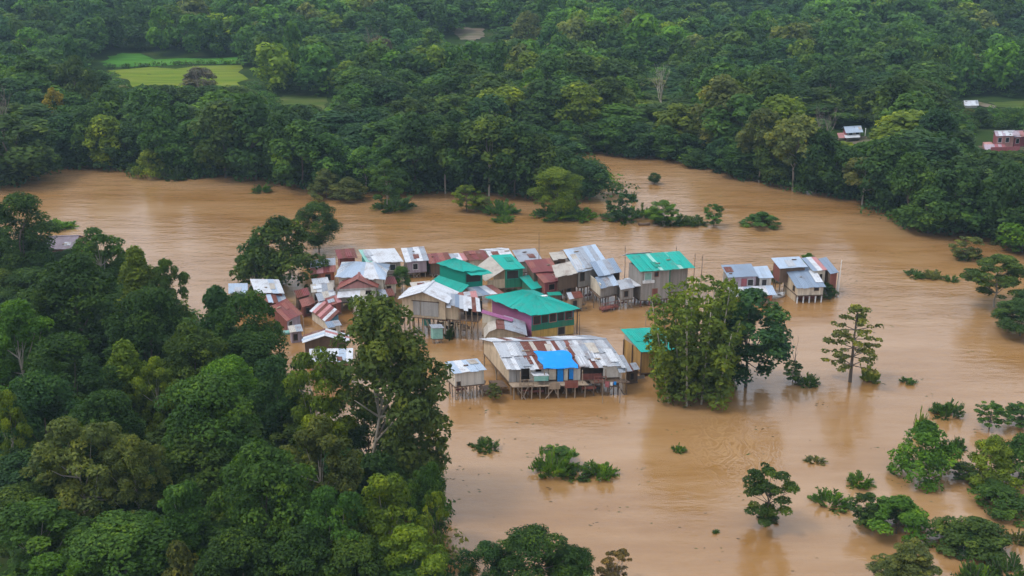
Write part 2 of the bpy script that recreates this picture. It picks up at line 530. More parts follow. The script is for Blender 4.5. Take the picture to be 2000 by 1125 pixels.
# ------------------------------------------------------------------ plants
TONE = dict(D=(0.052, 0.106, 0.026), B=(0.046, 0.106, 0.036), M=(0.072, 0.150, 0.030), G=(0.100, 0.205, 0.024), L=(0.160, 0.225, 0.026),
            O=(0.145, 0.165, 0.046), Y=(0.320, 0.255, 0.020), K=(0.14, 0.13, 0.08), E=(0.074, 0.125, 0.026))
WORD = dict(D='dark green', B='deep bluish green', M='mid green', G='bright green', L='yellow-green', O='olive', Y='yellow', K='brownish', E='dull green')
rng = np.random.default_rng(7)
def unit(a):
    return a / (np.linalg.norm(a, axis=-1, keepdims=True) + 1e-9)
def lobe_leaves(g, C, R, RZ, n, leaf, down=0.22, aspect=1.7, spread=0.80, lobe_tone=0.22, hw=1.0):
    """Leaf quads on the shells of many small lobes."""
    k = len(C)
    w = R ** 2
    idx = g.choice(k, n, p=w / w.sum())
    d = unit(g.normal(size=(n, 3)))
    flip = (d[:, 2] < -0.15) & (g.random(n) > down)
    d[flip, 2] *= -1
    rr = R[idx] * (0.62 + 0.45 * g.random(n) ** 0.7)
    pos = C[idx] + d * np.stack([rr, rr, rr * (RZ / R)[idx]], -1)
    nrm = unit(d * 0.95 + np.array([0, 0, 0.30]) + g.normal(size=(n, 3)) * spread * 0.6)
    t1 = unit(np.cross(nrm, g.normal(size=(n, 3))))
    t2 = np.cross(nrm, t1)
    s = leaf * (0.65 + 0.75 * g.random(n))[:, None]
    a, b = t1 * s * 0.5 * aspect ** 0.5, t2 * s * 0.5 / aspect ** 0.5
    sag = nrm * s * 0.12
    for q in (a, b, sag):
        q[:, 2] /= hw            # crowns are taller than wide: keep leaves their own shape
    V = np.stack([pos + a - sag, pos + b, pos - a - sag, pos - b], 1)
    tone = 0.40 + g.normal(size=k) * lobe_tone
    vary = np.clip(tone[idx] + g.normal(size=n) * 0.16, 0, 1)
    return V, vary
def prof(kind, t):
    if kind == 'round':
        return np.sqrt(np.clip(1 - (2 * t - 1) ** 2, 0, 1)) ** 0.8
    if kind == 'egg':
        return np.clip(np.sqrt(np.clip(1 - (1.55 * t - 0.62) ** 2 / 0.90, 0, 1)), 0.05, 1)
    if kind == 'cone':
        return 0.12 + 0.88 * (1 - t) ** 0.75
    if kind == 'umbrella':
        return np.clip(0.35 + 1.25 * t, 0, 1) * np.sqrt(np.clip(1 - np.clip(t - 0.55, 0, 1) ** 2 / 0.24, 0, 1))
    if kind == 'dome':
        return np.sqrt(np.clip(1 - t ** 2, 0, 1))
    return np.ones_like(t)
def lobes(g, n, kind, cb, r0, r1, squash=0.8, core=0.35):
    t = g.random(n) ** 0.85
    a = g.random(n) * 2 * math.pi
    # two or three big bulges make the outline uneven
    ph = g.random(3) * 6.28
    bulge = 0.86 + 0.10 * np.sin(2 * a + ph[0]) + 0.09 * np.sin(3 * a + ph[1] + 5 * t)
    q = np.sqrt(core + (1 - core) * g.random(n))
    R = r0 + (r1 - r0) * g.random(n)
    rad_ = np.clip(prof(kind, t) * 0.5 * bulge * q - R * 0.55, 0, None)
    z = cb + (1 - cb) * (0.04 + 0.90 * t)
    C = np.stack([np.cos(a) * rad_, np.sin(a) * rad_, z], -1)
    return C, R, R * squash
def trunk_mesh(g, C, cb, r, limbs=6, sides=6, wig=0.03, fork=0.6):
    pts = [Vector((0, 0, -0.06))]
    zt = cb + (1 - cb) * fork
    for k in range(1, 6):
        pts.append(Vector((g.normal() * wig * k / 5, g.normal() * wig * k / 5, zt * k / 5)))
    parts = [path_tube(pts, r, r * 0.35, sides)]
    pick = g.choice(len(C), min(limbs, len(C)), replace=False)
    for i in pick:
        c = Vector(C[i])
        k = 2 + int(g.integers(0, 3))
        s = pts[k]
        if c.z < s.z:
            s = pts[2]
        mid = s.lerp(c, 0.5) + Vector((g.normal() * 0.02, g.normal() * 0.02, -0.015))
        parts.append(path_tube([s, mid, c], r * 0.42, r * 0.10, 4))
    return join(*parts)
PROTO = {}
def proto(key, seed, kind='round', cb=0.28, n=60, r0=0.09, r1=0.17, leaves=7000, leaf=0.036, squash=0.85, limbs=7, bark='bark', core=0.35,
          tr=0.020, C=None, R=None, RZ=None, stems=None, hw=1.4, **kw):
    g = np.random.default_rng(seed)
    if C is None:
        C, R, RZ = lobes(g, n, kind, cb, r0, r1, squash, core)
    V, vary = lobe_leaves(g, C, R, RZ / hw, leaves, leaf, hw=hw, **kw)
    # fit the crown to a unit width and height
    ext = np.percentile(np.abs(V[:, :, :2]), 98.5)
    top = np.percentile(V[:, :, 2], 99.7)
    fit = np.array([0.5 / ext, 0.5 / ext, 1.0 / top])
    V, C = V * fit, C * fit
    cm = quad_mesh(V, vary, name='crown_' + key)
    cm.materials.append(MATS['leaf'])
    if stems:
        tv, tf = [Vector((v[0] * fit[0], v[1] * fit[1], v[2] * fit[2])) for v in stems[0]], stems[1]
    else:
        tv, tf = trunk_mesh(g, C, cb, tr, limbs)
    tm = mesh(tv, tf, 'trunk_' + key, True)
    tm.materials.append(MATS[bark])
    PROTO[key] = (cm, tm)
# near trees
for i in range(4):
    proto(f'dense{i}', 10 + i, 'round' if i % 2 else 'egg', 0.14, 84, 0.045, 0.150, 18000, 0.0235, core=0.45, squash=1.0)
for i in range(3):
    proto(f'loose{i}', 20 + i, 'egg', 0.22, 66, 0.05, 0.12, 11500, 0.026, limbs=12, tr=0.018, bark='pale_bark', core=0.2)
for i in range(2):
    proto(f'open{i}', 30 + i, 'round', 0.12, 56, 0.05, 0.10, 6400, 0.031, limbs=16, tr=0.020, core=0.15, squash=0.7, hw=1.1)
for i in range(2):
    proto(f'upright{i}', 40 + i, 'cone', 0.15, 60, 0.07, 0.14, 7500, 0.036, squash=1.15, tr=0.018, bark='pale_bark')
for i in range(3):
    proto(f'dome{i}', 50 + i, 'dome', 0.0, 75, 0.045, 0.13, 6500, 0.034, squash=1.0, limbs=14, tr=0.012, hw=0.85, core=0.3)
def tuft(key, seed, shoots):
    """Low drowned bush: leafy shoots fanning up and out of a ragged cushion."""
    g = np.random.default_rng(seed)
    Q, st = [], []
    for k in range(shoots):
        a = g.random() * 6.283
        r = 0.30 * math.sqrt(g.random())
        e = math.radians(g.uniform(15, 80)) if r < 0.2 else math.radians(g.uniform(5, 55))
        L = g.uniform(0.16, 0.34)
        b = np.array([math.cos(a) * r, math.sin(a) * r, 0.0])
        a2 = a + g.normal() * 0.5
        d = np.array([math.cos(a2) * math.cos(e), math.sin(a2) * math.cos(e), math.sin(e) * 2.4])
        st.append(path_tube([b, b + d * L * 0.5, b + d * L + np.array([0, 0, -0.04])], 0.008, 0.003, 4))
        side = unit(np.cross(d, [0, 0, 1.0]))
        for t in np.linspace(0.15, 1.05, 15):
            p = b + d * L * t - np.array([0, 0, 0.10 * t * t])
            for sg in (-1, 1):
                ax = unit(side * sg + d * 0.6 + g.normal(size=3) * 0.35 + np.array([0, 0, 0.25]))
                w = unit(np.cross(ax, unit(np.cross(side, d)) + g.normal(size=3) * 0.4))
                ln = 0.085 * g.uniform(0.7, 1.3)
                m = p + ax * ln * 0.5
                z = np.array([1, 1, 1.8])
                Q.append([p, m + w * ln * 0.22 * z, p + ax * ln * np.array([1, 1, 1.5]), m - w * ln * 0.22 * z])
    V = np.array(Q)
    ext = np.percentile(np.abs(V[:, :, :2]), 98)
    fit = np.array([0.5 / ext, 0.5 / ext, 1.0 / np.percentile(V[:, :, 2], 99)])
    V = V * fit
    vary = np.clip(0.45 + np.repeat(g.normal(size=shoots) * 0.2, 30) + g.normal(size=len(V)) * 0.15, 0, 1)
    cm = quad_mesh(V, vary, name='crown_' + key)
    cm.materials.append(MATS['leaf'])
    tv, tf = join(*st)
    tm = mesh([Vector((v[0] * fit[0], v[1] * fit[1], v[2] * fit[2])) for v in tv], tf, 'trunk_' + key, True)
    tm.materials.append(MATS['bark'])
    PROTO[key] = (cm, tm)
for i in range(3):
    tuft(f'tuft{i}', 60 + i, 58)
# trees of the far bank
for i in range(5):
    proto(f'far{i}', 70 + i, ['round', 'egg', 'round', 'round', 'egg'][i], [0.08, 0.04, 0.12, 0.10, 0.06][i], 50, 0.07, 0.18, 4600, 0.052, limbs=5, hw=1.25, squash=1.15)
for i in range(2):
    proto(f'fartall{i}', 80 + i, 'egg', 0.40, 40, 0.07, 0.16, 3400, 0.052, squash=1.15, limbs=7, bark='pale_bark', tr=0.022)

SCATTER = random.Random(5)
def place(name, key, base, w, h, tone, label, cat='tree', group=None, rot=None, depth=None, part='crown', stem='trunk', jit=0.14):
    root = empty(name, base, label, cat, group)
    cm, tm = PROTO[key]
    r = SCATTER.random() * 6.283 if rot is None else rot
    col = TONE[tone] if isinstance(tone, str) else tone
    j = 1 + SCATTER.uniform(-jit, jit)
    j2 = 1 + SCATTER.uniform(-jit, jit) * 0.5
    for nm, me in ((part, cm), (stem, tm)):
        o = link(nm, me, root)
        o.rotation_euler = (0, 0, r)
        o.scale = (w, w if depth is None else depth, h)
        o.color = (col[0] * j * j2, col[1] * j, col[2] * j, 1)
    return root
def by_base(px, yb, ytop, wpx, back=0.0):
    """base, width, height of a plant whose foot shows at (px, yb)."""
    p = P(px, yb, 0.0)
    w = wpx / ppm(p)
    p.x *= (p.y + back * w) / p.y          # yb marks the near rim of a bush, not its middle
    p.y += back * w
    return p, w, zat(p.y, ytop)
def by_top(px, ytop, h, wpx):
    p = P(px, ytop, h + 0.6)
    b = Vector((p.x, p.y, max(gz(p.x, p.y), -0.4)))
    return b, wpx / ppm(Vector((p.x, p.y, h * 0.6))), h + 0.6 - b.z

# ---- the wooded bank on the near side
NEAR = [
 # px, ytop, h, wpx, proto, tone, label
 (25, 380, 15, 130, 'dense1', 'D', 'tall dark tree at the left edge beside the purple-grey roof'),
 (185, 447, 12, 115, 'loose0', 'M', 'green tree just to the right of the purple-grey roof'),
 (262, 484, 13, 95, 'upright0', 'L', 'pointed light green tree at the river end of the left bank'),
 (322, 506, 12, 75, 'loose2', 'E', 'slender tree jutting out over the river on the left bank'),
 (135, 500, 16, 210, 'dense0', 'D', 'very broad dark tree below the purple-grey roof'),
 (285, 565, 14, 150, 'dense2', 'D', 'dark tree below the pointed light green one on the left bank'),
 (420, 560, 13, 110, 'upright1', 'B', 'dark conical tree left of the pale blue roof'),
 (478, 572, 14, 130, 'dense3', 'D', 'big dark round tree in front of the white shed roof by the river'),
 (25, 592, 14, 150, 'loose1', 'G', 'light green tree at the left edge, second row'),
 (120, 660, 14, 170, 'dense1', 'D', 'dark broad tree right of the light green one at the left edge'),
 (240, 668, 12, 110, 'upright0', 'L', 'small yellow-green tree in the middle of the left bank'),
 (372, 632, 13, 145, 'dense0', 'E', 'round green tree below the dark conical one'),
 (300, 700, 11, 80, 'loose2', 'L', 'narrow yellow-green tree between two darker crowns on the left bank'),
 (440, 705, 11, 130, 'dense2', 'G', 'bright green tree left of the forked pale trunks'),
 (490, 650, 11, 140, 'dense2', 'D', 'dark tree under the big round one in front of the white shed roof'),
 (540, 700, 12, 120, 'dense1', 'B', 'dark tree directly below the striped rusty roof'),
 (70, 732, 13, 160, 'dense3', 'B', 'dark tree above the pinkish wall at the left edge'),
 (190, 765, 13, 165, 'dense0', 'D', 'dark rounded tree above the small grey roof in the bottom left wood'),
 (8, 765, 13, 80, 'loose1', 'L', 'yellow-green treetop cut by the left edge'),
 (140, 818, 13, 190, 'loose0', 'O', 'olive yellow tree with pale limbs in front of the pinkish wall'),
 (252, 850, 12, 120, 'loose2', 'O', 'olive yellow tree right of the small grey roof in the wood'),
 (395, 742, 14, 200, 'dense2', 'M', 'large green tree in the heart of the bottom left wood'),
 (415, 828, 11, 200, 'dense1', 'E', 'dull green low tree under the large green one'),
 (510, 868, 14, 210, 'dense0', 'M', 'large green tree with a light pointed tip near the bottom'),
 (352, 948, 11, 130, 'loose1', 'M', 'green tree left of the large one with a light tip'),
 (60, 985, 10, 210, 'loose1', 'M', 'green spreading tree in the bottom left corner'),
 (225, 1025, 10, 230, 'dense2', 'M', 'green broad tree along the bottom edge'),
 (345, 1062, 9, 120, 'dome1', 'O', 'olive brown rounded treetop at the bottom edge'),
 (110, 1085, 9, 190, 'loose0', 'G', 'fresh green treetop below the corner tree at the bottom edge'),
 (465, 1040, 10, 170, 'dense3', 'D', 'dark tree at the bottom edge below the light-tipped tree'),
 (620, 686, 14, 135, 'loose0', 'L', 'yellow-green tree with forked pale stems below the white roofs'),
 (622, 820, 13, 150, 'loose2', 'O', 'olive tree left of the tall pale-trunked tree'),
 (715, 800, 7.0, 120, 'dense1', 'D', 'dark tree directly behind the tall pale trunk'),
 (800, 855, 6.2, 120, 'dense3', 'E', 'dull green tree right behind the tall pale trunk by the water'),
 (838, 905, 8, 85, 'dense0', 'M', 'small green tree at the water below the tall crown'),
 (752, 932, 12, 150, 'loose1', 'L', 'yellow-green tree at the foot of the tall pale-trunked tree'),
 (645, 952, 12, 140, 'loose0', 'M', 'green tree below the olive one near the bottom edge'),
 (800, 1030, 9, 160, 'loose2', 'L', 'yellow-green tree at the bottom edge by the water'),
 (845, 962, 8, 65, 'open0', 'L', 'thin leafy tree on the water edge of the near wood'),
 (585, 1040, 10, 170, 'dense0', 'D', 'dark tree at the bottom edge, second from the water'),
 (690, 1050, 9, 150, 'dense2', 'E', 'dull green tree at the bottom edge beside the water-side tree'),
 (945, 1060, 5.5, 95, 'dense1', 'B', 'small dark round tree standing in the water at the bottom edge'),
 (1048, 1040, 6.5, 160, 'dense3', 'D', 'larger dark round tree standing in the water at the bottom edge'),
 (1118, 1072, 5.0, 110, 'dense0', 'D', 'lowest dark crown of the three at the bottom edge'),
]
for (px, yt, h, w, key, tone, lab) in NEAR:
    b, wm, hh = by_top(px, yt, h, w)
    place('broadleaf_tree', key, b, wm, hh, tuple(c * k for c, k in zip(TONE[tone], (0.84, 0.86, 0.72))), lab, group='trees of the near wood')
# the tall one with the long pale trunk
g = np.random.default_rng(99)
Cc, Rr, Rz = lobes(g, 105, 'egg', 0.06, 0.06, 0.12, 1.2, 0.2)
Cc[:, 0] += 0.10 * (1 - Cc[:, 2])
tp = [Vector(p) for p in ((-0.20, 0, -0.05), (-0.17, 0, 0.14), (-0.10, 0, 0.30), (-0.06, 0.0, 0.42))]
st = [path_tube(tp, 0.016, 0.010, 7),
      path_tube([tp[3], (-0.08, -0.03, 0.52), (-0.04, -0.1, 0.66), (0.0, -0.12, 0.82)], 0.009, 0.003, 5),
      path_tube([tp[3], (0.02, -0.08, 0.50), (0.06, -0.16, 0.62), (0.08, -0.2, 0.78)], 0.009, 0.003, 5),
      path_tube([(0.05, -0.12, 0.6), (0.16, -0.15, 0.66), (0.25, -0.1, 0.72)], 0.006, 0.003, 4)]
for i in g.choice(len(Cc), 10, replace=False):
    c = Vector(Cc[i])
    st.append(path_tube([tp[2] if c.z < 0.45 else tp[3], c.lerp(tp[3], 0.45), c], 0.008, 0.002, 4))
keep = ~((Cc[:, 1] < 0.0) & (Cc[:, 2] < 0.58) & (Cc[:, 0] < 0.06)) & ~((Cc[:, 2] < 0.3) & (Cc[:, 0] < -0.05))
_x = np.stack([g.uniform(0.0, 0.46, 46), g.uniform(-0.28, 0.3, 46), g.uniform(0.14, 0.66, 46)], -1)
_y = np.stack([g.uniform(-0.46, 0.1, 26), g.uniform(-0.3, 0.3, 26), g.uniform(0.60, 0.92, 26)], -1)
_k2 = len(Cc)
Cc = np.vstack([Cc, _x, _y])
Rr = np.concatenate([Rr, g.uniform(0.06, 0.11, 72)])
Rz = np.concatenate([Rz, g.uniform(0.07, 0.12, 72)])
keep = np.concatenate([keep, np.ones(72, bool)])
proto('tallpale', 98, C=Cc[keep], R=Rr[keep], RZ=Rz[keep], stems=join(*st), bark='pale_bark', leaves=16000, leaf=0.032, hw=1.9)
p, wm, hh = by_base(762, 985, 592, 206)
p.z = 0.3
place('tall_tree', 'tallpale', p, wm, hh, (0.100, 0.135, 0.030), 'tallest tree with a long forked pale trunk at the edge of the wood', rot=0.0, group='trees of the near wood')

# lower trees that fill the wood below the tall crowns
_k = 0
for gy in np.arange(66, 172, 6.6):
    for gx in np.arange(-110, 6, 6.6):
        x, y = gx + SCATTER.uniform(-2, 2) + (3.3 if _k % 2 else 0), gy + SCATTER.uniform(-2, 2)
        s = float(sdist(NEAR_POLY, np.array([x]), np.array([y]))[0])
        q = proj(Vector((x, y, 4)))
        if s < 2.0 or not (-90 < q[0] < 860) or q[1] > 1190:
            continue
        h = SCATTER.uniform(5.0, 7.5)
        where = 'along the water edge of the near wood' if s < 8 else ('at the bottom edge of the near wood' if q[1] > 980 else ('in the middle of the near wood' if q[1] > 760 else 'at the river end of the near wood'))
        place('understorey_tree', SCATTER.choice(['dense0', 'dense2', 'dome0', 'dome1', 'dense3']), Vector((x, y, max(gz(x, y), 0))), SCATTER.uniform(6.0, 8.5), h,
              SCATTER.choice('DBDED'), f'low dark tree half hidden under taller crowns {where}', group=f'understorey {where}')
    _k += 1

# ---- far bank: trees along the waterline, left to right
ROW = [
 (20, 360, 228, 175, 'far0', 'E'), (75, 350, 262, 80, 'far3', 'D'), (140, 324, 222, 95, 'far1', 'B'), (178, 326, 212, 80, 'far4', 'D'), (214, 330, 226, 72, 'far2', 'L'), (250, 330, 245, 66, 'far3', 'D'),
 (322, 340, 214, 82, 'far1', 'M'), (385, 342, 236, 95, 'far0', 'M'), (440, 347, 200, 115, 'far3', 'E'), (500, 350, 186, 115, 'far1', 'D'),
 (552, 360, 222, 92, 'far0', 'D'), (592, 368, 236, 108, 'far4', 'M'), (642, 372, 262, 84, 'far3', 'M'), (715, 378, 286, 70, 'fartall0', 'M'),
 (765, 378, 278, 92, 'far0', 'M'), (810, 377, 222, 104, 'far1', 'D'), (870, 378, 246, 84, 'fartall1', 'E'), (908, 377, 238, 92, 'far3', 'D'),
 (955, 382, 222, 112, 'fartall0', 'E'), (1005, 384, 240, 100, 'far1', 'D'), (1052, 384, 262, 92, 'far4', 'E'), (1102, 386, 288, 92, 'far0', 'D'),
 (1152, 388, 316, 78, 'far3', 'B')]
ROW2 = [
 (1110, 292, 236, 72, 'far0', 'M'), (1152, 297, 240, 70, 'far3', 'D'), (1200, 302, 228, 84, 'far1', 'M'), (1250, 306, 240, 74, 'far4', 'B'), (1300, 311, 246, 82, 'far0', 'M'), (1338, 314, 262, 62, 'far3', 'D'),
 (1405, 335, 272, 62, 'far0', 'B'), (1436, 347, 282, 72, 'far3', 'M'), (1482, 356, 212, 84, 'fartall1', 'O'), (1505, 362, 258, 72, 'far1', 'E'),
 (1548, 372, 226, 96, 'fartall0', 'O'), (1592, 378, 252, 92, 'far0', 'D'), (1642, 386, 286, 84, 'far3', 'D'), (1684, 400, 308, 92, 'fartall1', 'O'),
 (1728, 412, 268, 112, 'far1', 'D'), (1772, 436, 298, 92, 'far4', 'M'), (1812, 455, 366, 115, 'far0', 'M'), (1862, 456, 326, 112, 'far1', 'D'),
 (1912, 460, 366, 112, 'far3', 'M'), (1958, 476, 318, 120, 'far0', 'D'), (1996, 492, 412, 96, 'far4', 'G'), (2045, 500, 360, 120, 'far1', 'D')]
ORD = ['', 'first', 'second', 'third', 'fourth', 'fifth', 'sixth', 'seventh', 'eighth', 'ninth', 'tenth', 'eleventh', 'twelfth', 'thirteenth', 'fourteenth', 'fifteenth', 'sixteenth',
       'seventeenth', 'eighteenth', 'nineteenth', 'twentieth', 'twenty-first', 'twenty-second', 'twenty-third', 'twenty-fourth']
TAKEN = []
for rows, where, grp in ((ROW, 'on the long wooded bank across the river', 'waterline trees of the long far bank'), (ROW2, 'on the bank right of the side channel', 'waterline trees right of the side channel')):
    for k, (px, yb, yt, w, key, tone) in enumerate(rows):
        p, wm, hh = by_base(px, yb, yt, w)
        TAKEN.append((p.x, p.y, wm * 0.42))
        place('bank_tree', key, p, wm, hh, tone, f'{WORD[tone]} tree, {ORD[k + 1]} from the left {where}', group=grp)

# ---- shrubs and trees standing in the flood
FLOOD = [
 # name, px, ybase, ytop, wpx, proto, tone, label
 ('shrub', 295, 352, 290, 58, 'dome0', 'L', 'rounded yellow-green shrub at the far waterline'),
 ('shrub', 346, 354, 327, 54, 'tuft0', 'D', 'low dark shrub just right of the rounded yellow-green one'),
 ('shrub', 511, 379, 360, 40, 'tuft1', 'M', 'small tuft of leaves alone in the river left of the olive bushes'),
 ('shrub', 638, 392, 330, 62, 'dome1', 'O', 'taller olive bush at the far waterline'),
 ('shrub', 682, 396, 346, 72, 'dome2', 'O', 'lower olive bush right of the taller olive one'),
 ('island_tree', 757, 412, 312, 72, 'loose1', 'M', 'green tree on a leafy islet in front of the far bank'),
 ('shrub', 768, 416, 395, 80, 'tuft2', 'M', 'low leafy growth around the foot of the islet tree'),
 ('shrub', 912, 413, 362, 56, 'open1', 'L', 'ragged light green bush in mid-river'),
 ('shrub', 942, 413, 380, 46, 'dome0', 'O', 'olive bush touching the ragged light green one'),
 ('shrub', 978, 424, 394, 74, 'tuft1', 'M', 'loose tuft of branches right of the olive bush in mid-river'),
 ('shrub', 982, 436, 420, 42, 'tuft0', 'G', 'small bright tuft lying lowest of the mid-river bushes'),
 ('island_tree', 1086, 422, 330, 98, 'dense2', 'L', 'round light green tree on stems in mid-river'),
 ('shrub', 1088, 434, 410, 96, 'tuft2', 'M', 'low green growth beneath the round light green mid-river tree'),
 ('shrub', 1140, 434, 412, 70, 'tuft0', 'G', 'low green growth trailing right of the mid-river tree'),
 ('shrub', 1210, 432, 376, 56, 'open0', 'B', 'dark open bush where the side channel joins'),
 ('shrub', 1214, 436, 418, 80, 'tuft1', 'M', 'flat green fringe around the dark open bush'),
 ('shrub', 1262, 428, 404, 46, 'tuft2', 'M', 'dark green low bush between the open bush and the upright light one'),
 ('shrub', 1294, 438, 393, 62, 'loose0', 'G', 'upright light green bush in the line of drowned shrubs'),
 ('shrub', 1310, 442, 422, 70, 'tuft0', 'M', 'leafy foot right of the upright light green bush'),
 ('shrub', 1354, 443, 428, 56, 'tuft2', 'E', 'flat raft of green shoots in the line of drowned shrubs'),
 ('shrub', 1394, 442, 399, 42, 'open1', 'M', 'thin straggling bush left of the round dark bush'),
 ('shrub', 1487, 449, 414, 66, 'dome1', 'M', 'round dark bush ending the line of drowned shrubs'),
 ('shrub', 1236, 392, 376, 16, 'tuft1', 'M', 'tiny sprig above the dark open bush'),
 ('shrub', 1278, 361, 337, 26, 'dense1', 'D', 'tiny round bush alone in the side channel'),
 ('shrub', 1361, 330, 290, 64, 'dome2', 'D', 'dark dome-shaped bush at the mouth of the side channel'),
 ('shrub', 1884, 508, 462, 64, 'open0', 'O', 'pale olive bush off the right bank'),
 ('shrub', 1888, 510, 486, 50, 'tuft1', 'M', 'dark leafy foot of the pale olive bush off the right bank'),
 ('shrub', 1958, 484, 468, 50, 'tuft0', 'O', 'low bush close in under the right bank'),
 ('flooded_tree', 1942, 600, 498, 128, 'loose2', 'E', 'spreading dark tree standing in the flood at the right edge'),
 ('flooded_tree', 1990, 668, 588, 110, 'dense0', 'D', 'dark bushy tree cut by the right edge below the spreading one'),
 ('flooded_tree', 2020, 640, 560, 90, 'dense3', 'D', 'dark tree behind the bushy one at the right edge'),
 ('shrub', 1845, 821, 785, 62, 'tuft1', 'M', 'small spiky bush above the big round bush'),
 ('shrub', 1932, 838, 786, 66, 'open0', 'M', 'open spindly bush right of the small spiky one'),
 ('shrub', 1990, 832, 788, 66, 'open1', 'M', 'open bush at the right edge beside the spindly one'),
 ('flooded_tree', 1795, 952, 824, 134, 'dome0', 'G', 'big round bush with a sprig on top in the flood'),
 ('shrub', 1796, 845, 806, 24, 'tuft2', 'L', 'sprig sticking up from the top of the big round bush'),
 ('shrub', 1869, 886, 856, 34, 'tuft0', 'M', 'small bush between the big round one and the bright one'),
 ('flooded_tree', 1930, 960, 852, 92, 'dome1', 'L', 'bright yellow-green bush at the right edge'),
 ('flooded_tree', 1985, 952, 848, 96, 'dome2', 'M', 'mid green bush behind the bright one at the right edge'),
 ('shrub', 1880, 935, 905, 56, 'open1', 'E', 'dull straggling growth left of the bright bush'),
 ('shrub', 1920, 975, 940, 60, 'tuft1', 'G', 'fresh green growth under the bright bush'),
 ('shrub', 1950, 1012, 950, 112, 'dome2', 'M', 'low sprawling green bush under the bright one'),
 ('shrub', 1679, 956, 928, 52, 'tuft2', 'G', 'small spiky tuft left of the big round bush'),
 ('shrub', 1620, 1001, 965, 76, 'tuft0', 'G', 'spiky tuft right of the small solitary tree'),
 ('flooded_tree', 1748, 1064, 972, 126, 'dome1', 'G', 'dense dark dome of a bush right of the spiky tuft'),
 ('shrub', 1700, 1030, 968, 82, 'open0', 'D', 'thin greyish growth on the left side of the dense dome bush'),
 ('flooded_tree', 1893, 1094, 1012, 134, 'dome2', 'E', 'dark ragged bush near the bottom right corner'),
 ('shrub', 1890, 1093, 1032, 112, 'dome0', 'D', 'dark low core of the ragged bush near the bottom right corner'),
 ('shrub', 1772, 1150, 1062, 122, 'open0', 'O', 'olive pale thin bush at the bottom edge'),
 ('shrub', 1750, 1160, 1092, 100, 'loose1', 'O', 'olive bush cut by the bottom edge'),
 ('shrub', 1905, 1150, 1098, 72, 'tuft1', 'M', 'green tuft cut by the bottom edge right of the olive bush'),
 ('shrub', 1970, 1150, 1098, 92, 'tuft2', 'D', 'dark tuft in the bottom right corner'),
 ('shrub', 1985, 1066, 1036, 40, 'tuft0', 'O', 'faint sprig at the right edge near the corner'),
 ('flooded_tree', 1493, 1028, 910, 108, 'open1', 'E', 'small solitary open tree standing in the flood'),
 ('shrub', 1500, 1024, 1006, 40, 'tuft2', 'D', 'dark growth at the foot of the small solitary tree'),
 ('shrub', 1080, 938, 886, 84, 'tuft2', 'G', 'taller end of the leafy raft in mid-water'),
 ('shrub', 1090, 900, 872, 66, 'open0', 'M', 'twiggy shoots standing above the leafy raft'),
 ('shrub', 1126, 940, 912, 78, 'tuft0', 'M', 'middle of the leafy raft in mid-water'),
 ('shrub', 1172, 940, 904, 66, 'tuft1', 'G', 'bright right end of the leafy raft in mid-water'),
 ('shrub', 950, 886, 862, 50, 'tuft1', 'M', 'small leafy clump left of the long leafy raft'),
 ('shrub', 920, 874, 866, 16, 'tuft0', 'D', 'scrap of leaves trailing left of the small clump'),
 ('shrub', 1325, 886, 870, 28, 'tuft2', 'G', 'tiny green clump beside the swirl in the water'),
 ('shrub', 1398, 1044, 1034, 14, 'tuft0', 'M', 'speck of leaves left of the small solitary tree'),
 ('shrub', 1772, 752, 738, 34, 'tuft1', 'M', 'tiny floating sprig right of the layered tree'),
 ('shrub', 1785, 545, 532, 44, 'tuft0', 'M', 'left clump of the drifting branch line off the right bank'),
 ('shrub', 1822, 547, 530, 40, 'tuft2', 'O', 'middle clump of the drifting branch line'),
 ('shrub', 1858, 552, 540, 30, 'tuft1', 'M', 'right clump of the drifting branch line'),
 ('shrub', 1590, 910, 902, 40, 'tuft0', 'O', 'scatter of floating leaves in open water above the spiky tufts'),
 ('flooded_tree', 552, 580, 424, 160, 'dome0', 'E', 'big round tree standing behind the leftmost houses'),
 ('flooded_tree', 508, 572, 460, 84, 'dome2', 'M', 'lower left lobe tree beside the big round one by the houses'),
 ('flooded_tree', 624, 500, 396, 84, 'dense3', 'D', 'dark tree behind the big round one at the river edge'),
 ('shrub', 1005, 570, 532, 36, 'dome0', 'G', 'small rounded bush among the green roofs'),
 ('shrub', 786, 572, 520, 34, 'dense2', 'M', 'leafy small tree right of the pale blue hip roof'),
 ('shrub', 836, 535, 505, 40, 'dome2', 'E', 'bush in front of the dull red back-row roof'),
 ('shrub', 1578, 525, 494, 34, 'dome1', 'G', 'treetop peeping over the roof of the far right houses'),
 ('shrub', 1612, 584, 552, 40, 'dome0', 'D', 'dark bush under the far right house'),
 ('shrub', 965, 782, 748, 34, 'open0', 'O', 'twiggy dry bush right of the small hut'),
 ('shrub', 1255, 722, 700, 60, 'tuft2', 'M', 'weeds between the patchwork house and the yellow-walled house'),
 ('shrub', 1512, 552, 528, 30, 'dome2', 'E', 'bush between the two far right roofs'),
 ('shrub', 878, 664, 640, 22, 'tuft1', 'D', 'dark weed under the stilted beige house'),
 ('reed_patch', 116, 452, 432, 66, 'tuft1', 'G', 'pale green reeds at the river edge behind the purple-grey roof'),
]
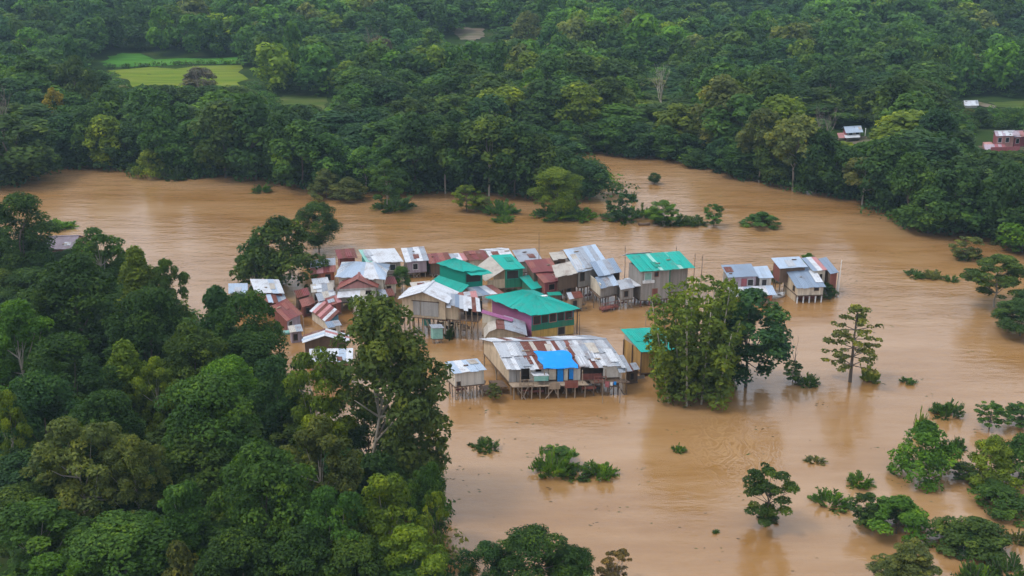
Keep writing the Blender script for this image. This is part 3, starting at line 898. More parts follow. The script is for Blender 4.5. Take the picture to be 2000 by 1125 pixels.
for (nm, px, yb, yt, w, key, tone, lab) in FLOOD:
    p, wm, hh = by_base(px, yb, yt, w, 0.42 if key[:4] == 'tuft' else 0.32 if key[:4] == 'dome' else (0.30 if key[:5] == 'dense' and nm != 'island_tree' else 0.0))
    hh = max(hh, 0.22 * wm)
    p.z = -0.05
    cat = 'tree' if 'tree' in nm else ('reeds' if 'reed' in nm else 'shrub')
    place(nm, key, p, wm, hh, tone, lab, cat, part='crown' if cat == 'tree' else 'foliage', stem='trunk' if cat == 'tree' else 'stems', group={'tree': 'trees standing in the flood', 'shrub': 'shrubs standing in the flood', 'reeds': None}[cat])

# the tree with foliage in flat layers
g = np.random.default_rng(3)
C, segs = [], [path_tube([(0, 0, -0.05), (0.01, 0, 0.3), (-0.01, 0.01, 0.6), (0.0, 0, 0.96)], 0.030, 0.008, 6)]
for lev in range(7):
    z = 0.24 + 0.115 * lev
    rr = [0.46, 0.40, 0.43, 0.36, 0.36, 0.24, 0.13][lev]
    for k in range(5 if lev < 5 else 3):
        a = lev * 1.1 + k * 2 * math.pi / (5 if lev < 5 else 3) + g.normal() * 0.2
        r = rr * (0.65 + 0.35 * g.random())
        e = Vector((math.cos(a) * r, math.sin(a) * r, z + 0.02))
        segs.append(path_tube([(0, 0, z - 0.02), e * 0.6 + Vector((0, 0, z * 0.4)), e], 0.007, 0.003, 4))
        for q in (0.62, 1.0):
            C.append((e.x * q, e.y * q, z + 0.01 + g.normal() * 0.012))
C.append((0, 0, 0.97))
C = np.array(C)
R = 0.055 + 0.03 * g.random(len(C))
proto('layered', 5, C=C, R=R, RZ=R * 0.35, stems=join(*segs), leaves=2000, leaf=0.042, hw=1.3)
p, wm, hh = by_base(1660, 746, 598, 106)
place('layered_tree', 'layered', p, wm, hh, (0.165, 0.185, 0.045), 'open tree with foliage in flat layers standing in the flood', group='trees standing in the flood')
p, wm, hh = by_base(1698, 743, 716, 38)
place('shrub', 'tuft1', p, wm, hh, 'L', 'yellow-green tuft at the foot of the layered tree', 'shrub', 'shrubs standing in the flood', part='foliage', stem='stems')

# clump of tall leafy stems in front of the village, and its dark drooping neighbour
C, R, segs = [], [], []
for k in range(17):
    a = k * 2.4
    r = 0.44 * math.sqrt((k + 0.5) / 17)
    bx, by = math.cos(a) * r * 0.62, math.sin(a) * r * 0.62
    tx, ty = math.cos(a) * r, math.sin(a) * r
    zt = 0.98 - 0.42 * (r / 0.44) ** 2 * (0.5 + 0.7 * g.random())
    pts = [Vector((bx + (tx - bx) * t, by + (ty - by) * t, -0.04 + (zt + 0.04) * t)) for t in (0, 0.3, 0.6, 1.0)]
    segs.append(path_tube(pts, 0.010, 0.003, 5))
    for t in np.arange(0.14, 1.01, 0.085):
        q = pts[0].lerp(pts[3], float(t))
        C.append((q.x + g.normal() * 0.03, q.y + g.normal() * 0.03, q.z))
        R.append(0.075 * (1.1 - 0.5 * t) + 0.02 * g.random())
C, R = np.array(C), np.array(R)
proto('stemclump', 8, C=C, R=R, RZ=R * 0.9, stems=join(*segs), leaves=11000, leaf=0.032, bark='pale_bark', aspect=2.0, hw=1.15)
p, wm, hh = by_base(1358, 772, 552, 182)
place('stem_clump', 'stemclump', p, wm, hh, (0.125, 0.180, 0.024), 'big clump of tall leafy stems in front of the stilt houses', 'tree', 'trees standing in the flood')
p, wm, hh = by_base(1412, 745, 548, 66)
place('stem_clump', 'stemclump', p, wm, hh, (0.150, 0.205, 0.024), 'lighter upright stems behind the big leafy clump', 'tree', 'trees standing in the flood')
C, R, RZ = lobes(g, 75, 'egg', 0.08, 0.06, 0.12, 1.0, 0.2)
proto('droop', 9, C=C, R=R, RZ=RZ, cb=0.12, leaves=9500, leaf=0.036, limbs=12)
p, wm, hh = by_base(1456, 756, 566, 160)
place('drooping_tree', 'droop', p, wm, hh, 'B', 'dark tree with drooping branches right of the big stem clump', 'tree', 'trees standing in the flood')

# saplings and bare trees
def bare(name, px, yb, yt, wpx, mat, label, seed, depth=3, cat='tree', spread=0.5, stems=2, r=0.02, p=None, group=None):
    g = random.Random(seed)
    if p is None:
        p, wm, hh = by_base(px, yb, yt, wpx)
    else:
        wm = wpx / ppm(p)
        hh = zat(p.y, yt) - p.z
    root = empty(name, p, label, cat, group)
    tv = []
    def grow(a, d, L, rr, lev):
        b = a + d * L
        m = a.lerp(b, 0.5) + Vector((g.uniform(-1, 1), g.uniform(-1, 1), 0)) * L * 0.07
        tv.append(path_tube([a, m, b], rr, rr * 0.55, 5 if lev > 1 else 4))
        if lev == 0:
            return
        for k in range(g.choice((2, 3, 3))):
            nd = (d + Vector((g.uniform(-1, 1), g.uniform(-1, 1), g.uniform(0.0, 0.6))) * spread).normalized()
            grow(b if k else m.lerp(b, 0.6), nd, L * g.uniform(0.55, 0.8), rr * 0.5, lev - 1)
    for s in range(stems):
        a = Vector((g.uniform(-0.1, 0.1) * wm * (stems > 1), 0, -0.8))
        grow(a, Vector((g.uniform(-0.16, 0.16), g.uniform(-0.1, 0.1), 1)).normalized(), hh * 0.48, hh * r, depth)
    V, Fc = join(*tv)
    link('trunk', mesh(V, Fc, 'bare_trunk', True), root, mat)
    return root
bare('bare_sapling', 1556, 746, 640, 50, 'grey_twig', 'thin leaning sapling with few leaves between the drooping and layered trees', 4, 2, spread=0.4, stems=1, r=0.012)
for k, (px, yb, yt, w) in enumerate(((1548, 746, 706, 40), (1576, 750, 732, 44))):
    p, wm, hh = by_base(px, yb, yt, w)
    place('shrub', ['open1', 'tuft0'][k], p, wm, hh, 'M', ['sparse leaves around the thin leaning sapling', 'low green tuft at the foot of the thin leaning sapling'][k], 'shrub', 'shrubs standing in the flood', part='foliage', stem='stems')
bare('bare_shrub', 1200, 1150, 1075, 70, 'pale_bark', 'thin yellowish twigs at the bottom edge right of the dark crowns', 6, 3, 'shrub', 0.55, 3, 0.010)
p, wm, hh = by_base(1198, 1150, 1078, 72)
place('shrub', 'open0', p, wm, hh, (0.17, 0.13, 0.045), 'sparse yellowish leaves at the bottom edge right of the dark crowns', 'shrub', 'shrubs standing in the flood', part='foliage', stem='stems')

# ---- the forest behind: nearest trees one by one, the rest as one mass
pts = []
rs = random.Random(21)
y = 176.0
row = 0
while y < 900:
    sp = 9.0 + 4.0 * min(1.0, max(0.0, (y - 300) / 300))
    half = (1080.0 / F_PX) * (y + 15) + 8
    x = -half + (sp / 2 if row % 2 else 0)
    while x < half:
        pts.append((x + rs.uniform(-0.32, 0.32) * sp, y + rs.uniform(-0.32, 0.32) * sp, sp))
        x += sp
    y += sp * 0.86
    row += 1
A = np.array(pts)
s = sdist(FAR_POLY, A[:, 0], A[:, 1])
ok = s > 5.0
for poly, grow in CLEAR:
    ok &= sdist(poly, A[:, 0], A[:, 1]) < -grow
for x, y, r in TAKEN:
    ok &= np.hypot(A[:, 0] - x, A[:, 1] - y) > r + 2.2
# keep the houses and fields in view: nothing tall right in front of them
SIGHT = [(250, 168, 475, 130, 0), (205, 142, 250, 122, 0), (1636, 278, 1690, 246, 0), (1912, 296, 2000, 252, 0), (1878, 212, 2000, 193, 0), (545, 205, 640, 186, 0), (888, 88, 944, 76, 0), (1266, 205, 1318, 150, 1), (1590, 268, 1636, 240, 1), (1012, 84, 1024, 50, 1)]
A, s = A[ok], s[ok]
o_ = np.argsort(A[:, 1])
A, s = A[o_], s[o_]
Zg = land_h(A[:, 0], A[:, 1])
FARKEYS = ['far0', 'far1', 'far3', 'far4', 'far2', 'far0', 'far1', 'far3', 'fartall0']
TONES = 'DDMMEBDMEDMBOGMDELM'
ZONES = [(-200, 330, 'left of the rice field'), (330, 620, 'behind the long bank below the rice field'), (620, 900, 'in the forest behind the long bank'),
         (900, 1240, 'in the forest above the side channel'), (1240, 1640, 'in the forest around the pale bare tree'), (1640, 2300, 'around the two houses on the right bank')]
singles, mass, bushes = 0, [], []
for (x, y, sp), zg, sd in zip(A, Zg, s):
    h = rs.uniform(8.0, 14.0) + (rs.uniform(2, 4.5) if rs.random() < 0.12 else 0)
    w = sp * rs.uniform(1.0, 1.75)
    # groves: taller and shorter stretches of forest, each with its own mix of greens
    gr = math.sin(x * 0.055 + 1.3 * math.sin(y * 0.021)) + math.sin(y * 0.043 + 1.7 * math.sin(x * 0.024) + 2.0)
    h *= 1.0 + 0.16 * gr
    w *= 1.0 + 0.09 * gr
    tx, ty = proj(Vector((x, y, zg + h)))
    bx, by_ = proj(Vector((x, y, zg)))
    if tx < -60 or tx > 2060:
        continue
    wp = w * ppm(Vector((x, y, zg))) * 0.5
    skip = False
    for (x0, ylo, x1, yhi, keep_) in SIGHT:
        if x0 - wp < tx < x1 + wp and ty < ylo and by_ > yhi + 4:
            h2 = zat(y, ylo) - zg
            if keep_:
                h = min(h, max(h2, 5.5))
                continue
            if h2 < 1.8:
                skip = True
                break
            h = min(h, h2)
            w = min(w, h * 1.2)
            for _ in range(4):        # low growth keeps the ground covered
                ex, ey = x + rs.uniform(-4.5, 4.5), y + rs.uniform(-4.5, 4.5)
                hh_ = min(rs.uniform(0.6, 1.0) * h, 3.2)
                bushes.append((ex, ey, zg, hh_ * rs.uniform(1.3, 1.8), hh_, rs.choice('DMEGEM')))
    if skip:
        continue
    tone = rs.choice('DBDBMDE' if gr < -0.5 else ('MEGMLOMGD' if gr > 0.7 else TONES))
    if singles < 270:
        zone = next((z for a, b, z in ZONES if a <= tx < b), ZONES[-1][2])
        key = rs.choice(FARKEYS)
        place('forest_tree', key, Vector((x, y, zg)), w, h, tone, f'{WORD[tone]} tree {zone}', group=f'{WORD[tone]} forest trees {zone}')
        singles += 1
    else:
        mass.append((x, y, zg, w, h, tone))
# thickets below the trees of the far bank
TH = np.array([(gx + rs.uniform(-2, 2), gy + rs.uniform(-2, 2)) for gy in np.arange(176, 345, 5.0) for gx in np.arange(-175, 176, 5.0)])
ok = sdist(FAR_POLY, TH[:, 0], TH[:, 1]) > 2.5
for pl, _ in CLEAR:
    ok &= sdist(pl, TH[:, 0], TH[:, 1]) < -2
TH = TH[ok]
THZ = land_h(TH[:, 0], TH[:, 1])
for (x, y), zb_ in zip(TH, THZ):
        hb = rs.uniform(2.0, 3.4)
        if any(a - 12 < proj(Vector((x, y, 1)))[0] < c + 12 and proj(Vector((x, y, 1)))[1] > d and proj(Vector((x, y, 1 + hb)))[1] < b for a, b, c, d, kp in SIGHT if not kp):
            continue
        bushes.append((x, y, float(zb_), rs.uniform(5, 7.5), hb, rs.choice('DDEBM')))
mass = bushes + mass
nb = len(bushes)
# far mass
low = []
for i in range(7):
    g = np.random.default_rng(300 + i)
    C, R, RZ = lobes(g, 34, ['round', 'egg', 'umbrella', 'round', 'egg', 'dome', 'round'][i], 0.12, 0.08, 0.19, 1.0, 0.45)
    V, vary = lobe_leaves(g, C, R, RZ / 1.1, 1000, 0.080, hw=1.1)
    low.append((V, vary))
VV, VA, TT = [], [], []
for im, (x, y, zg, w, h, tone) in enumerate(mass):
    V, vary = low[rs.randrange(7)]
    if im < nb:
        V, vary = V[::5], vary[::5]
    elif y > 520:
        sel = np.random.default_rng(abs(int(x * 7 + y * 13))).choice(len(V), 640, replace=False)
        V, vary = V[sel], vary[sel]
    a = rs.uniform(0, 6.28)
    ca, sa = math.cos(a), math.sin(a)
    Q = np.empty_like(V)
    Q[..., 0] = (V[..., 0] * ca - V[..., 1] * sa) * w + x
    Q[..., 1] = (V[..., 0] * sa + V[..., 1] * ca) * w + y
    Q[..., 2] = V[..., 2] * h + zg
    j = rs.uniform(0.82, 1.22)
    VV.append(Q)
    VA.append(vary)
    c = np.array(TONE[tone]) * j * np.array([1.0, 1.12, 1.12])
    TT.append(np.repeat(c[None], len(Q), 0))
forest = link('forest', quad_mesh(np.concatenate(VV), np.concatenate(VA), np.concatenate(TT), 'forest'), None)
forest.data.materials.append(MATS['leaf_mass'])
tag(forest, 'dense green forest stretching away behind the river', 'forest', kind='stuff')
# special trees that stand out of the forest
def forest_bare(px, yt, yb, wpx, mat, label, seed, **k):
    p = P(px, yb, 1.2)
    p.z = gz(p.x, p.y)
    return bare('bare_tree', px, yb, yt, wpx, mat, label, seed, p=p, group='bare trees in the forest', **k)
forest_bare(1290, 138, 236, 60, 'pale_bark', 'pale bare tree with two upright trunks in the forest', 11, depth=3, spread=0.42, stems=2, r=0.017)
forest_bare(1018, 38, 98, 30, 'pale_bark', 'thin pale trunk rising out of the forest near the top', 12, depth=2, spread=0.4, stems=1, r=0.02)
forest_bare(1612, 222, 300, 70, 'grey_twig', 'brownish bare tree left of the small far house', 13, depth=4, spread=0.6, stems=3, r=0.014)
forest_bare(1522, 196, 300, 36, 'grey_twig', 'slim grey bare tree left of the brownish bare one', 14, depth=3, spread=0.4, stems=1, r=0.014)
forest_bare(15, 205, 310, 80, 'grey_twig', 'greyish bare tree at the left edge above the bank', 15, depth=4, spread=0.6, stems=3, r=0.013)
forest_bare(735, 70, 150, 50, 'grey_twig', 'greyish twiggy tree in the middle of the forest', 16, depth=4, spread=0.55, stems=2, r=0.013)
forest_bare(395, 130, 196, 56, 'grey_twig', 'thin grey tree standing in front of the rice field', 17, depth=4, spread=0.6, stems=2, r=0.012)
b, wm, hh = by_top(100, 172, 12, 48)
place('yellow_tree', 'far0', b, wm, hh, 'Y', 'yellow tree in the forest at the far left')
for px, yt, h, w, tone, lab in ((385, 132, 8, 70, 'K', 'greyish brown tree crown in front of the rice field'), (740, 72, 15, 62, 'K', 'greyish brown crown in the middle of the forest'), (1030, 22, 16, 60, 'O', 'olive crown around the thin pale trunk near the top'),
                           (820, 92, 15, 70, 'L', 'light green rounded crown left of the bare clearing'), (1165, 30, 17, 62, 'G', 'bright tall crown near the top of the forest')):
    b, wm, hh = by_top(px, yt, h, w)
    place('forest_tree', 'far1', b, wm, hh, tone, lab)

# hedge between the two fields, and scrub along the waterlines
g = np.random.default_rng(77)
def scrub(name, P0, n_per, size, leaf, tones, label, cat, kind='stuff'):
    VV, VA, TT = [], [], []
    for q in P0:
        r = size * g.uniform(0.7, 1.3)
        C = np.array([[q[0] + g.normal() * r * 0.5, q[1] + g.normal() * r * 0.5, q[2] + r * g.uniform(0.1, 0.6)] for _ in range(4)])
        V, va = lobe_leaves(g, C, np.full(4, r * 0.7), np.full(4, r * 0.6), n_per, leaf)
        VV.append(V)
        VA.append(va)
        TT.append(np.repeat(np.array([TONE[g.choice(list(tones))]]) * g.uniform(0.8, 1.2), n_per, 0))
    o = link(name, quad_mesh(np.concatenate(VV), np.concatenate(VA), np.concatenate(TT), name), None)
    o.data.materials.append(MATS['leaf_mass'])
    return tag(o, label, cat, kind=kind)
def along(pts, step, z=None, jit=1.0):
    out = []
    for (a, b) in zip(pts[:-1], pts[1:]):
        L = (b - a).length
        for k in range(max(1, int(L / step))):
            q = a.lerp(b, (k + g.random()) / max(1, int(L / step)))
            out.append((q.x + g.normal() * jit, q.y + g.normal() * jit, gz(q.x, q.y) if z is None else z))
    return out
scrub('hedge', along([P(206, 134, 1.2), P(330, 128, 1.2), P(472, 124, 1.2)], 1.6, None, 0.3), 60, 1.5, 0.42, 'MGM', 'low green hedge between the two rice fields', 'hedge', kind=None)
scrub('undergrowth', along([P(x, y) for x, y in FAR_SHORE[1:]], 2.2, -0.1, 1.3), 110, 2.4, 0.50, 'DEMB', 'dark scrub hanging over the far waterline', 'undergrowth')
scrub('undergrowth', along([P(x, y) for x, y in NEAR_SHORE[2:-1]], 1.7, 0.0, 1.2), 150, 1.9, 0.34, 'DEMO', 'scrub along the water edge of the near wood', 'undergrowth')
# ------------------------------------------------------------------ houses
HR = random.Random(17)
class House:
    """A building on a frame u (along its front), v (away from it), z (height above the water)."""
    def __init__(s, name, label, A, B, R, yb, rise=1.2, frac=0.5, group='flooded village houses', cat='house', z0=0.0, ze=None):
        base = P(A[0], yb, z0)
        s.ze = zat(base.y, A[1]) if ze is None else ze
        s.A = P(*A, s.ze)
        U = P(*B, s.ze) - s.A
        V = (P(*R, s.ze + rise) - s.A) / frac
        U.z = V.z = 0
        s.Lu, s.Lv = U.length, V.length
        s.U, s.V = U.normalized(), V.normalized()
        s.rise, s.frac = rise, frac
        s.z0 = z0
        s.o = Vector((s.A.x, s.A.y, z0))
        s.root = empty(name, s.o, label, cat, group)
    def pt(s, u, v, z):
        return s.U * u + s.V * v + Vector((0, 0, z - s.z0))
    def part(s, name, V, Fc, mat, parent=None, label=None):
        o = link(name, mesh(V, Fc, name), parent or s.root, mat)
        if label:
            o['label'] = label
        return o
    def box(s, name, u0, u1, v0, v1, z0, z1, mat, parent=None, label=None):
        V = [s.pt(u, v, z) for z in (z0, z1) for v in (v0, v1) for u in (u0, u1)]
        Fc = [(0, 2, 3, 1), (4, 5, 7, 6), (0, 1, 5, 4), (2, 6, 7, 3), (0, 4, 6, 2), (1, 3, 7, 5)]
        return s.part(name, V, Fc, mat, parent, label)
    def walls(s, z0, z1, mats, u0=None, u1=None, v0=None, v1=None, inset=0.35, skip='', parent=None):
        u0 = inset if u0 is None else u0
        u1 = s.Lu - inset if u1 is None else u1
        v0 = inset if v0 is None else v0
        v1 = s.Lv - inset if v1 is None else v1
        m = [mats] * 4 if isinstance(mats, str) else mats
        t = 0.09
        s.w = (u0, u1, v0, v1, z0, z1)
        if 'f' not in skip: s.box('wall', u0, u1, v0, v0 + t, z0, z1, m[0])
        if 'b' not in skip: s.box('wall', u0, u1, v1 - t, v1, z0, z1, m[1])
        if 'l' not in skip: s.box('wall', u0, u0 + t, v0 + t, v1 - t, z0, z1, m[2])
        if 'r' not in skip: s.box('wall', u1 - t, u1, v0 + t, v1 - t, z0, z1, m[3])
        s.box('floor', u0 - 0.06, u1 + 0.06, v0 - 0.06, v1 + 0.06, z0 - 0.14, z0 - 0.004, 'wood')
    def gable(s, side, zb, zt, mat, frac=None, ridge='u'):
        """Triangle of wall under the roof end."""
        u0, u1, v0, v1, _, _ = s.w
        t = 0.08
        if ridge == 'u':
            u = u0 if side == 'l' else u1 - t
            vm = s.Lv * (s.frac if frac is None else frac)
            tri = [(u, v0, zb), (u, v1, zb), (u, min(vm, v1), zt)]
            V = [s.pt(a, b, c) for a, b, c in tri] + [s.pt(a + t, b, c) for a, b, c in tri]
        else:
            v = v0 if side == 'f' else v1 - t
            um = (u0 + u1) / 2
            tri = [(u0, v, zb), (u1, v, zb), (um, v, zt)]
            V = [s.pt(a, b, c) for a, b, c in tri] + [s.pt(a, b + t, c) for a, b, c in tri]
        return s.part('gable_wall', V, [(0, 2, 1), (3, 4, 5), (0, 1, 4, 3), (1, 2, 5, 4), (2, 0, 3, 5)], mat)
    def sheets(s, q, n, mats, ribs=4, parent=None, rag=0.22, thick=0.03, name='roof_sheet'):
        """q: eave left, eave right, top right, top left as (u, v, z). The slope is laid in n corrugated sheets."""
        a, b, c, d = [s.pt(*x) for x in q]
        nrm = (b - a).cross((c + d) / 2 - (a + b) / 2).normalized()
        if nrm.z < 0:
            nrm = -nrm
        for i in range(n):
            off = 0.006 * (i % 2) + HR.uniform(0, 0.035)
            warp = [HR.uniform(-0.035, 0.035) for _ in range(2)]
            s0, s1 = i / n, (i + 1) / n + (0.03 / n if i < n - 1 else 0)
            ext = HR.uniform(-rag, rag) * 0.5
            k = ribs * 4
            V = []
            prof_ = (0, 0.028, 0.028, 0)
            for j in range(k + 1):
                f = s0 + (s1 - s0) * j / k
                e, t = a.lerp(b, f), d.lerp(c, f)
                L = max((t - e).length, 0.01)
                e = e + (e - t) / L * (ext + 0.04)
                h = prof_[j % 4] + off
                he = h + warp[0] + (warp[1] - warp[0]) * j / k
                V += [e + nrm * he, t + nrm * h, e + nrm * (he - thick), t + nrm * (h - thick)]
            Fc = []
            for j in range(k):
                p, r = j * 4, j * 4 + 4
                Fc += [(p, r, r + 1, p + 1), (p + 2, p + 3, r + 3, r + 2), (p, p + 2, r + 2, r), (p + 1, r + 1, r + 3, p + 3)]
            Fc += [(0, 1, 3, 2), (k * 4, k * 4 + 2, k * 4 + 3, k * 4 + 1)]
            m = mats if isinstance(mats, str) else (mats[i] if len(mats) == n else HR.choice(mats))
            s.part(name, V, Fc, m, parent)
    def n(s, L):
        return max(2, int(round(L / 0.85)))
    def roof_u(s, front, back=None, nf=None, oh=0.0):
        """Gable with the ridge along u (or a mono pitch when frac is 1)."""
        vr, zr = s.Lv * s.frac, s.ze + s.rise
        k = nf or s.n(s.Lu)
        s.sheets([(0, 0, s.ze), (s.Lu, 0, s.ze), (s.Lu, vr, zr), (0, vr, zr)], k, front)
        s.patches(front, vr)
        if s.frac < 0.99:
            s.sheets([(0, s.Lv, s.ze), (s.Lu, s.Lv, s.ze), (s.Lu, vr + 0.02, zr - 0.01), (0, vr + 0.02, zr - 0.01)], s.n(s.Lu), back or front)
            s.box('ridge_cap', -0.03, s.Lu + 0.03, vr - 0.16, vr + 0.16, zr + 0.02, zr + 0.07, front if isinstance(front, str) else front[0])
    def patches(s, front, vr, n=None, u0=0.0, u1=None, ze=None, rise=None):
        """Loose sheets laid over the slope, and a few boards or stones that weigh it down."""
        u1 = s.Lu if u1 is None else u1
        ze, rise = s.ze if ze is None else ze, s.rise if rise is None else rise
        base = front if isinstance(front, str) else front[-1]
        pick = ['teal_dark', 'teal', 'teal'] if 'teal' in base else (['rust_sheet', 'red_rust', 'maroon', 'dull_zinc'] if base in ('maroon', 'red_rust', 'rust_sheet') else ['dull_zinc', 'grey_zinc', 'rust_sheet', 'white_zinc', 'tan_sheet'])
        for _ in range(int((u1 - u0) * 0.42) if n is None else n):
            w, d = HR.uniform(0.6, 1.3), HR.uniform(0.25, 0.6)
            a = HR.uniform(u0, max(u0, u1 - w))
            b = HR.uniform(0.02, 0.95 - d)
            z = lambda f: ze + rise * f + 0.075
            tw = HR.uniform(-0.15, 0.15)
            s.sheets([(a, vr * b, z(b)), (a + w, vr * b + tw * 0.3, z(b)), (a + w + tw, vr * (b + d), z(b + d)), (a + tw, vr * (b + d), z(b + d))], 1, HR.choice(pick), name='roof_patch', ribs=3)
        for _ in range(int((u1 - u0) * 0.3)):
            a, b = HR.uniform(u0 + 0.3, u1 - 0.8), HR.uniform(0.1, 0.8)
            zz = ze + rise * b + 0.08
            s.box('roof_weight', a, a + HR.uniform(0.2, 0.9), vr * b, vr * b + HR.uniform(0.10, 0.2), zz, zz + 0.12, HR.choice(['wood', 'grey_board', 'pale_wood']))
    def clutter(s, n, u0, u1, v0, v1, zt):
        """Planks, poles and boards added to fill and darken the space under a raised floor."""
        for _ in range(n):
            u, v = HR.uniform(u0, u1 - 0.5), HR.uniform(v0, v1)
            k = HR.random()
            if k < 0.45:
                zz = HR.uniform(0.3, max(0.35, zt - 0.3))
                s.box('filler_plank', u, u + HR.uniform(0.6, 1.8), v, v + 0.06, zz, zz + HR.uniform(0.12, 0.45), HR.choice(['wood', 'red_wood', 'grey_board', 'dark_inside', 'pale_wood']))
            else:
                V, Fc = tubes([(s.pt(u, v, -0.3), s.pt(u + HR.uniform(-0.9, 0.9), v + HR.uniform(-0.2, 0.2), zt), 0.05, 0.04)], 5)
                s.part('filler_pole', V, Fc, HR.choice(['wood', 'pale_wood', 'grey_board']))
    def roof_v(s, left, right=None):
        um, zr = s.Lu / 2, s.ze + s.rise
        k = s.n(s.Lv)
        s.sheets([(0, 0, s.ze), (0, s.Lv, s.ze), (um, s.Lv, zr), (um, 0, zr)], k, left)
        s.sheets([(s.Lu, 0, s.ze), (s.Lu, s.Lv, s.ze), (um + 0.02, s.Lv, zr - 0.01), (um + 0.02, 0, zr - 0.01)], k, right or left)
        s.box('ridge_cap', um - 0.16, um + 0.16, -0.03, s.Lv + 0.03, zr + 0.02, zr + 0.07, left if isinstance(left, str) else left[0])
    def roof_hip(s, mats, ridge=0.35, along='u', cu=0.5, cv=0.5):
        zr = s.ze + s.rise
        if along == 'u':
            r0, r1 = (s.Lu * (cu - ridge / 2), s.Lv * cv, zr), (s.Lu * (cu + ridge / 2), s.Lv * cv, zr)
        else:
            r0, r1 = (s.Lu * cu, s.Lv * (cv - ridge / 2), zr), (s.Lu * cu, s.Lv * (cv + ridge / 2), zr)
        a, b, c, d = (0, 0, s.ze), (s.Lu, 0, s.ze), (s.Lu, s.Lv, s.ze), (0, s.Lv, s.ze)
        nu, nv = s.n(s.Lu), s.n(s.Lv)
        if along == 'u':
            s.sheets([a, b, r1, r0], nu, mats); s.sheets([c, d, r0, r1], nu, mats)
            s.sheets([b, c, r1, r1], nv, mats); s.sheets([d, a, r0, r0], nv, mats)
        else:
            s.sheets([a, b, r0, r0], nu, mats); s.sheets([c, d, r1, r1], nu, mats)
            s.sheets([b, c, r1, r0], nv, mats); s.sheets([d, a, r0, r1], nv, mats)
    def lean(s, u0, u1, v0, v1, zl, zh, mats, n=None):
        """A lower roof that falls towards v0."""
        s.sheets([(u0, v0, zl), (u1, v0, zl), (u1, v1, zh), (u0, v1, zh)], n or s.n(u1 - u0), mats)
    def post(s, u, v, z1, r=0.08, mat='pale_wood', name='stilt', z0=-1.2, du=0.0, dv=0.0):
        V, Fc = path_tube([s.pt(u + du, v + dv, z0), s.pt(u + du * 0.4, v + dv * 0.4, (z0 + z1) / 2), s.pt(u, v, z1)], r * 1.1, r * 0.9, 6)
        return s.part(name, V, Fc, mat)
    def stilts(s, z1, nu=4, nv=3, r=0.085, mat='pale_wood', brace=2, bounds=None, z0=-1.2):
        u0, u1, v0, v1 = bounds or s.w[:4]
        for i in range(nu):
            for j in range(nv):
                u = u0 + 0.1 + (u1 - u0 - 0.2) * i / max(1, nu - 1)
                v = v0 + 0.1 + (v1 - v0 - 0.2) * j / max(1, nv - 1)
                s.post(u + HR.uniform(-0.12, 0.12), v, z1, r * HR.uniform(0.8, 1.2), mat, du=HR.uniform(-0.12, 0.12), dv=HR.uniform(-0.08, 0.08), z0=z0)
        for k in range(brace):
            u = u0 + (u1 - u0) * HR.uniform(0.05, 0.75)
            L = HR.uniform(0.8, 1.4) * HR.choice((-1, 1))
            V, Fc = tubes([(s.pt(min(max(u + L, u0), u1), v0 + 0.02, -0.4), s.pt(u, v0 + 0.02, z1 - 0.12), 0.06, 0.05)], 5)
            s.part('brace', V, Fc, mat)
    def window(s, face, a0, a1, z0, z1, frame='white_paint', pane='pane_glass', name='window'):
        """Opening set in a wall: frame with a recessed pane."""
        u0, u1, v0, v1 = s.w[:4]
        f = 0.07
        def bx(nm, p, q, r, t, d0, d1, mat, par):
            if face == 'f':
                return s.box(nm, p, q, v0 - d1, v0 - d0, r, t, mat, par)
            if face == 'l':
                return s.box(nm, u0 - d1, u0 - d0, p, q, r, t, mat, par)
            if face == 'r':
                return s.box(nm, u1 + d0, u1 + d1, p, q, r, t, mat, par)
        w = bx(name, a0, a1, z0, z1, 0.004, 0.03, pane, None)
        bx('frame', a0 - f, a1 + f, z1 + 0.002, z1 + f, 0.003, 0.06, frame, w)
        bx('sill', a0 - f, a1 + f, z0 - f, z0 - 0.002, 0.003, 0.09, frame, w)
        bx('frame', a0 - f, a0 - 0.002, z0, z1, 0.003, 0.06, frame, w)
        bx('frame', a1 + 0.002, a1 + f, z0, z1, 0.003, 0.06, frame, w)
        return w
    def door(s, face, a0, a1, z0, z1, mat='wood'):
        d = s.window(face, a0, a1, z0 + 0.08, z1, 'pale_wood', mat, 'door')
        return d
    def rail(s, u0, u1, v, z0, z1, mat='red_wood', n=5):
        for z in (z0 + 0.1, (z0 + z1) / 2, z1):
            s.box('rail', u0, u1, v, v + 0.05, z - 0.03, z + 0.03, mat)
        for i in range(n):
            u = u0 + (u1 - u0) * i / (n - 1)
            s.box('baluster', u - 0.03, u + 0.03, v + 0.06, v + 0.11, z0, z1, mat)

# --- 1 long patchwork house in front
h = House('stilt_house', 'long stilt house with patchwork roof of white, grey and rusty sheets', (990, 722), (1222, 715), (962, 668), 775, 1.5)
Z, L = h.ze, h.Lu
zf = Z - 1.75
vr, zr = h.Lv / 2, Z + 1.5
_k = dict(W='white_zinc', D='dull_zinc', G='grey_zinc', R='rust_sheet', P='tan_sheet', B='red_rust')
cols = [_k[c] for c in 'WWWWDGRRPRRRWRDGBDWDGDGDDG']
low_ = [_k[c] for c in 'WDWGDDWRRRRRRDDRDDWRDWDDGD']
mid = 0.48
h.sheets([(0, vr * mid, Z + 1.5 * mid + 0.03), (L, vr * mid, Z + 1.5 * mid + 0.03), (L * 0.985, vr, zr), (0.0, vr, zr)], 26, cols, ribs=3)
h.sheets([(0, 0, Z - 0.03), (L, 0, Z - 0.03), (L, vr * mid + 0.2, Z + 1.5 * mid), (0, vr * mid + 0.2, Z + 1.5 * mid)], 26, low_, ribs=3, rag=0.5)
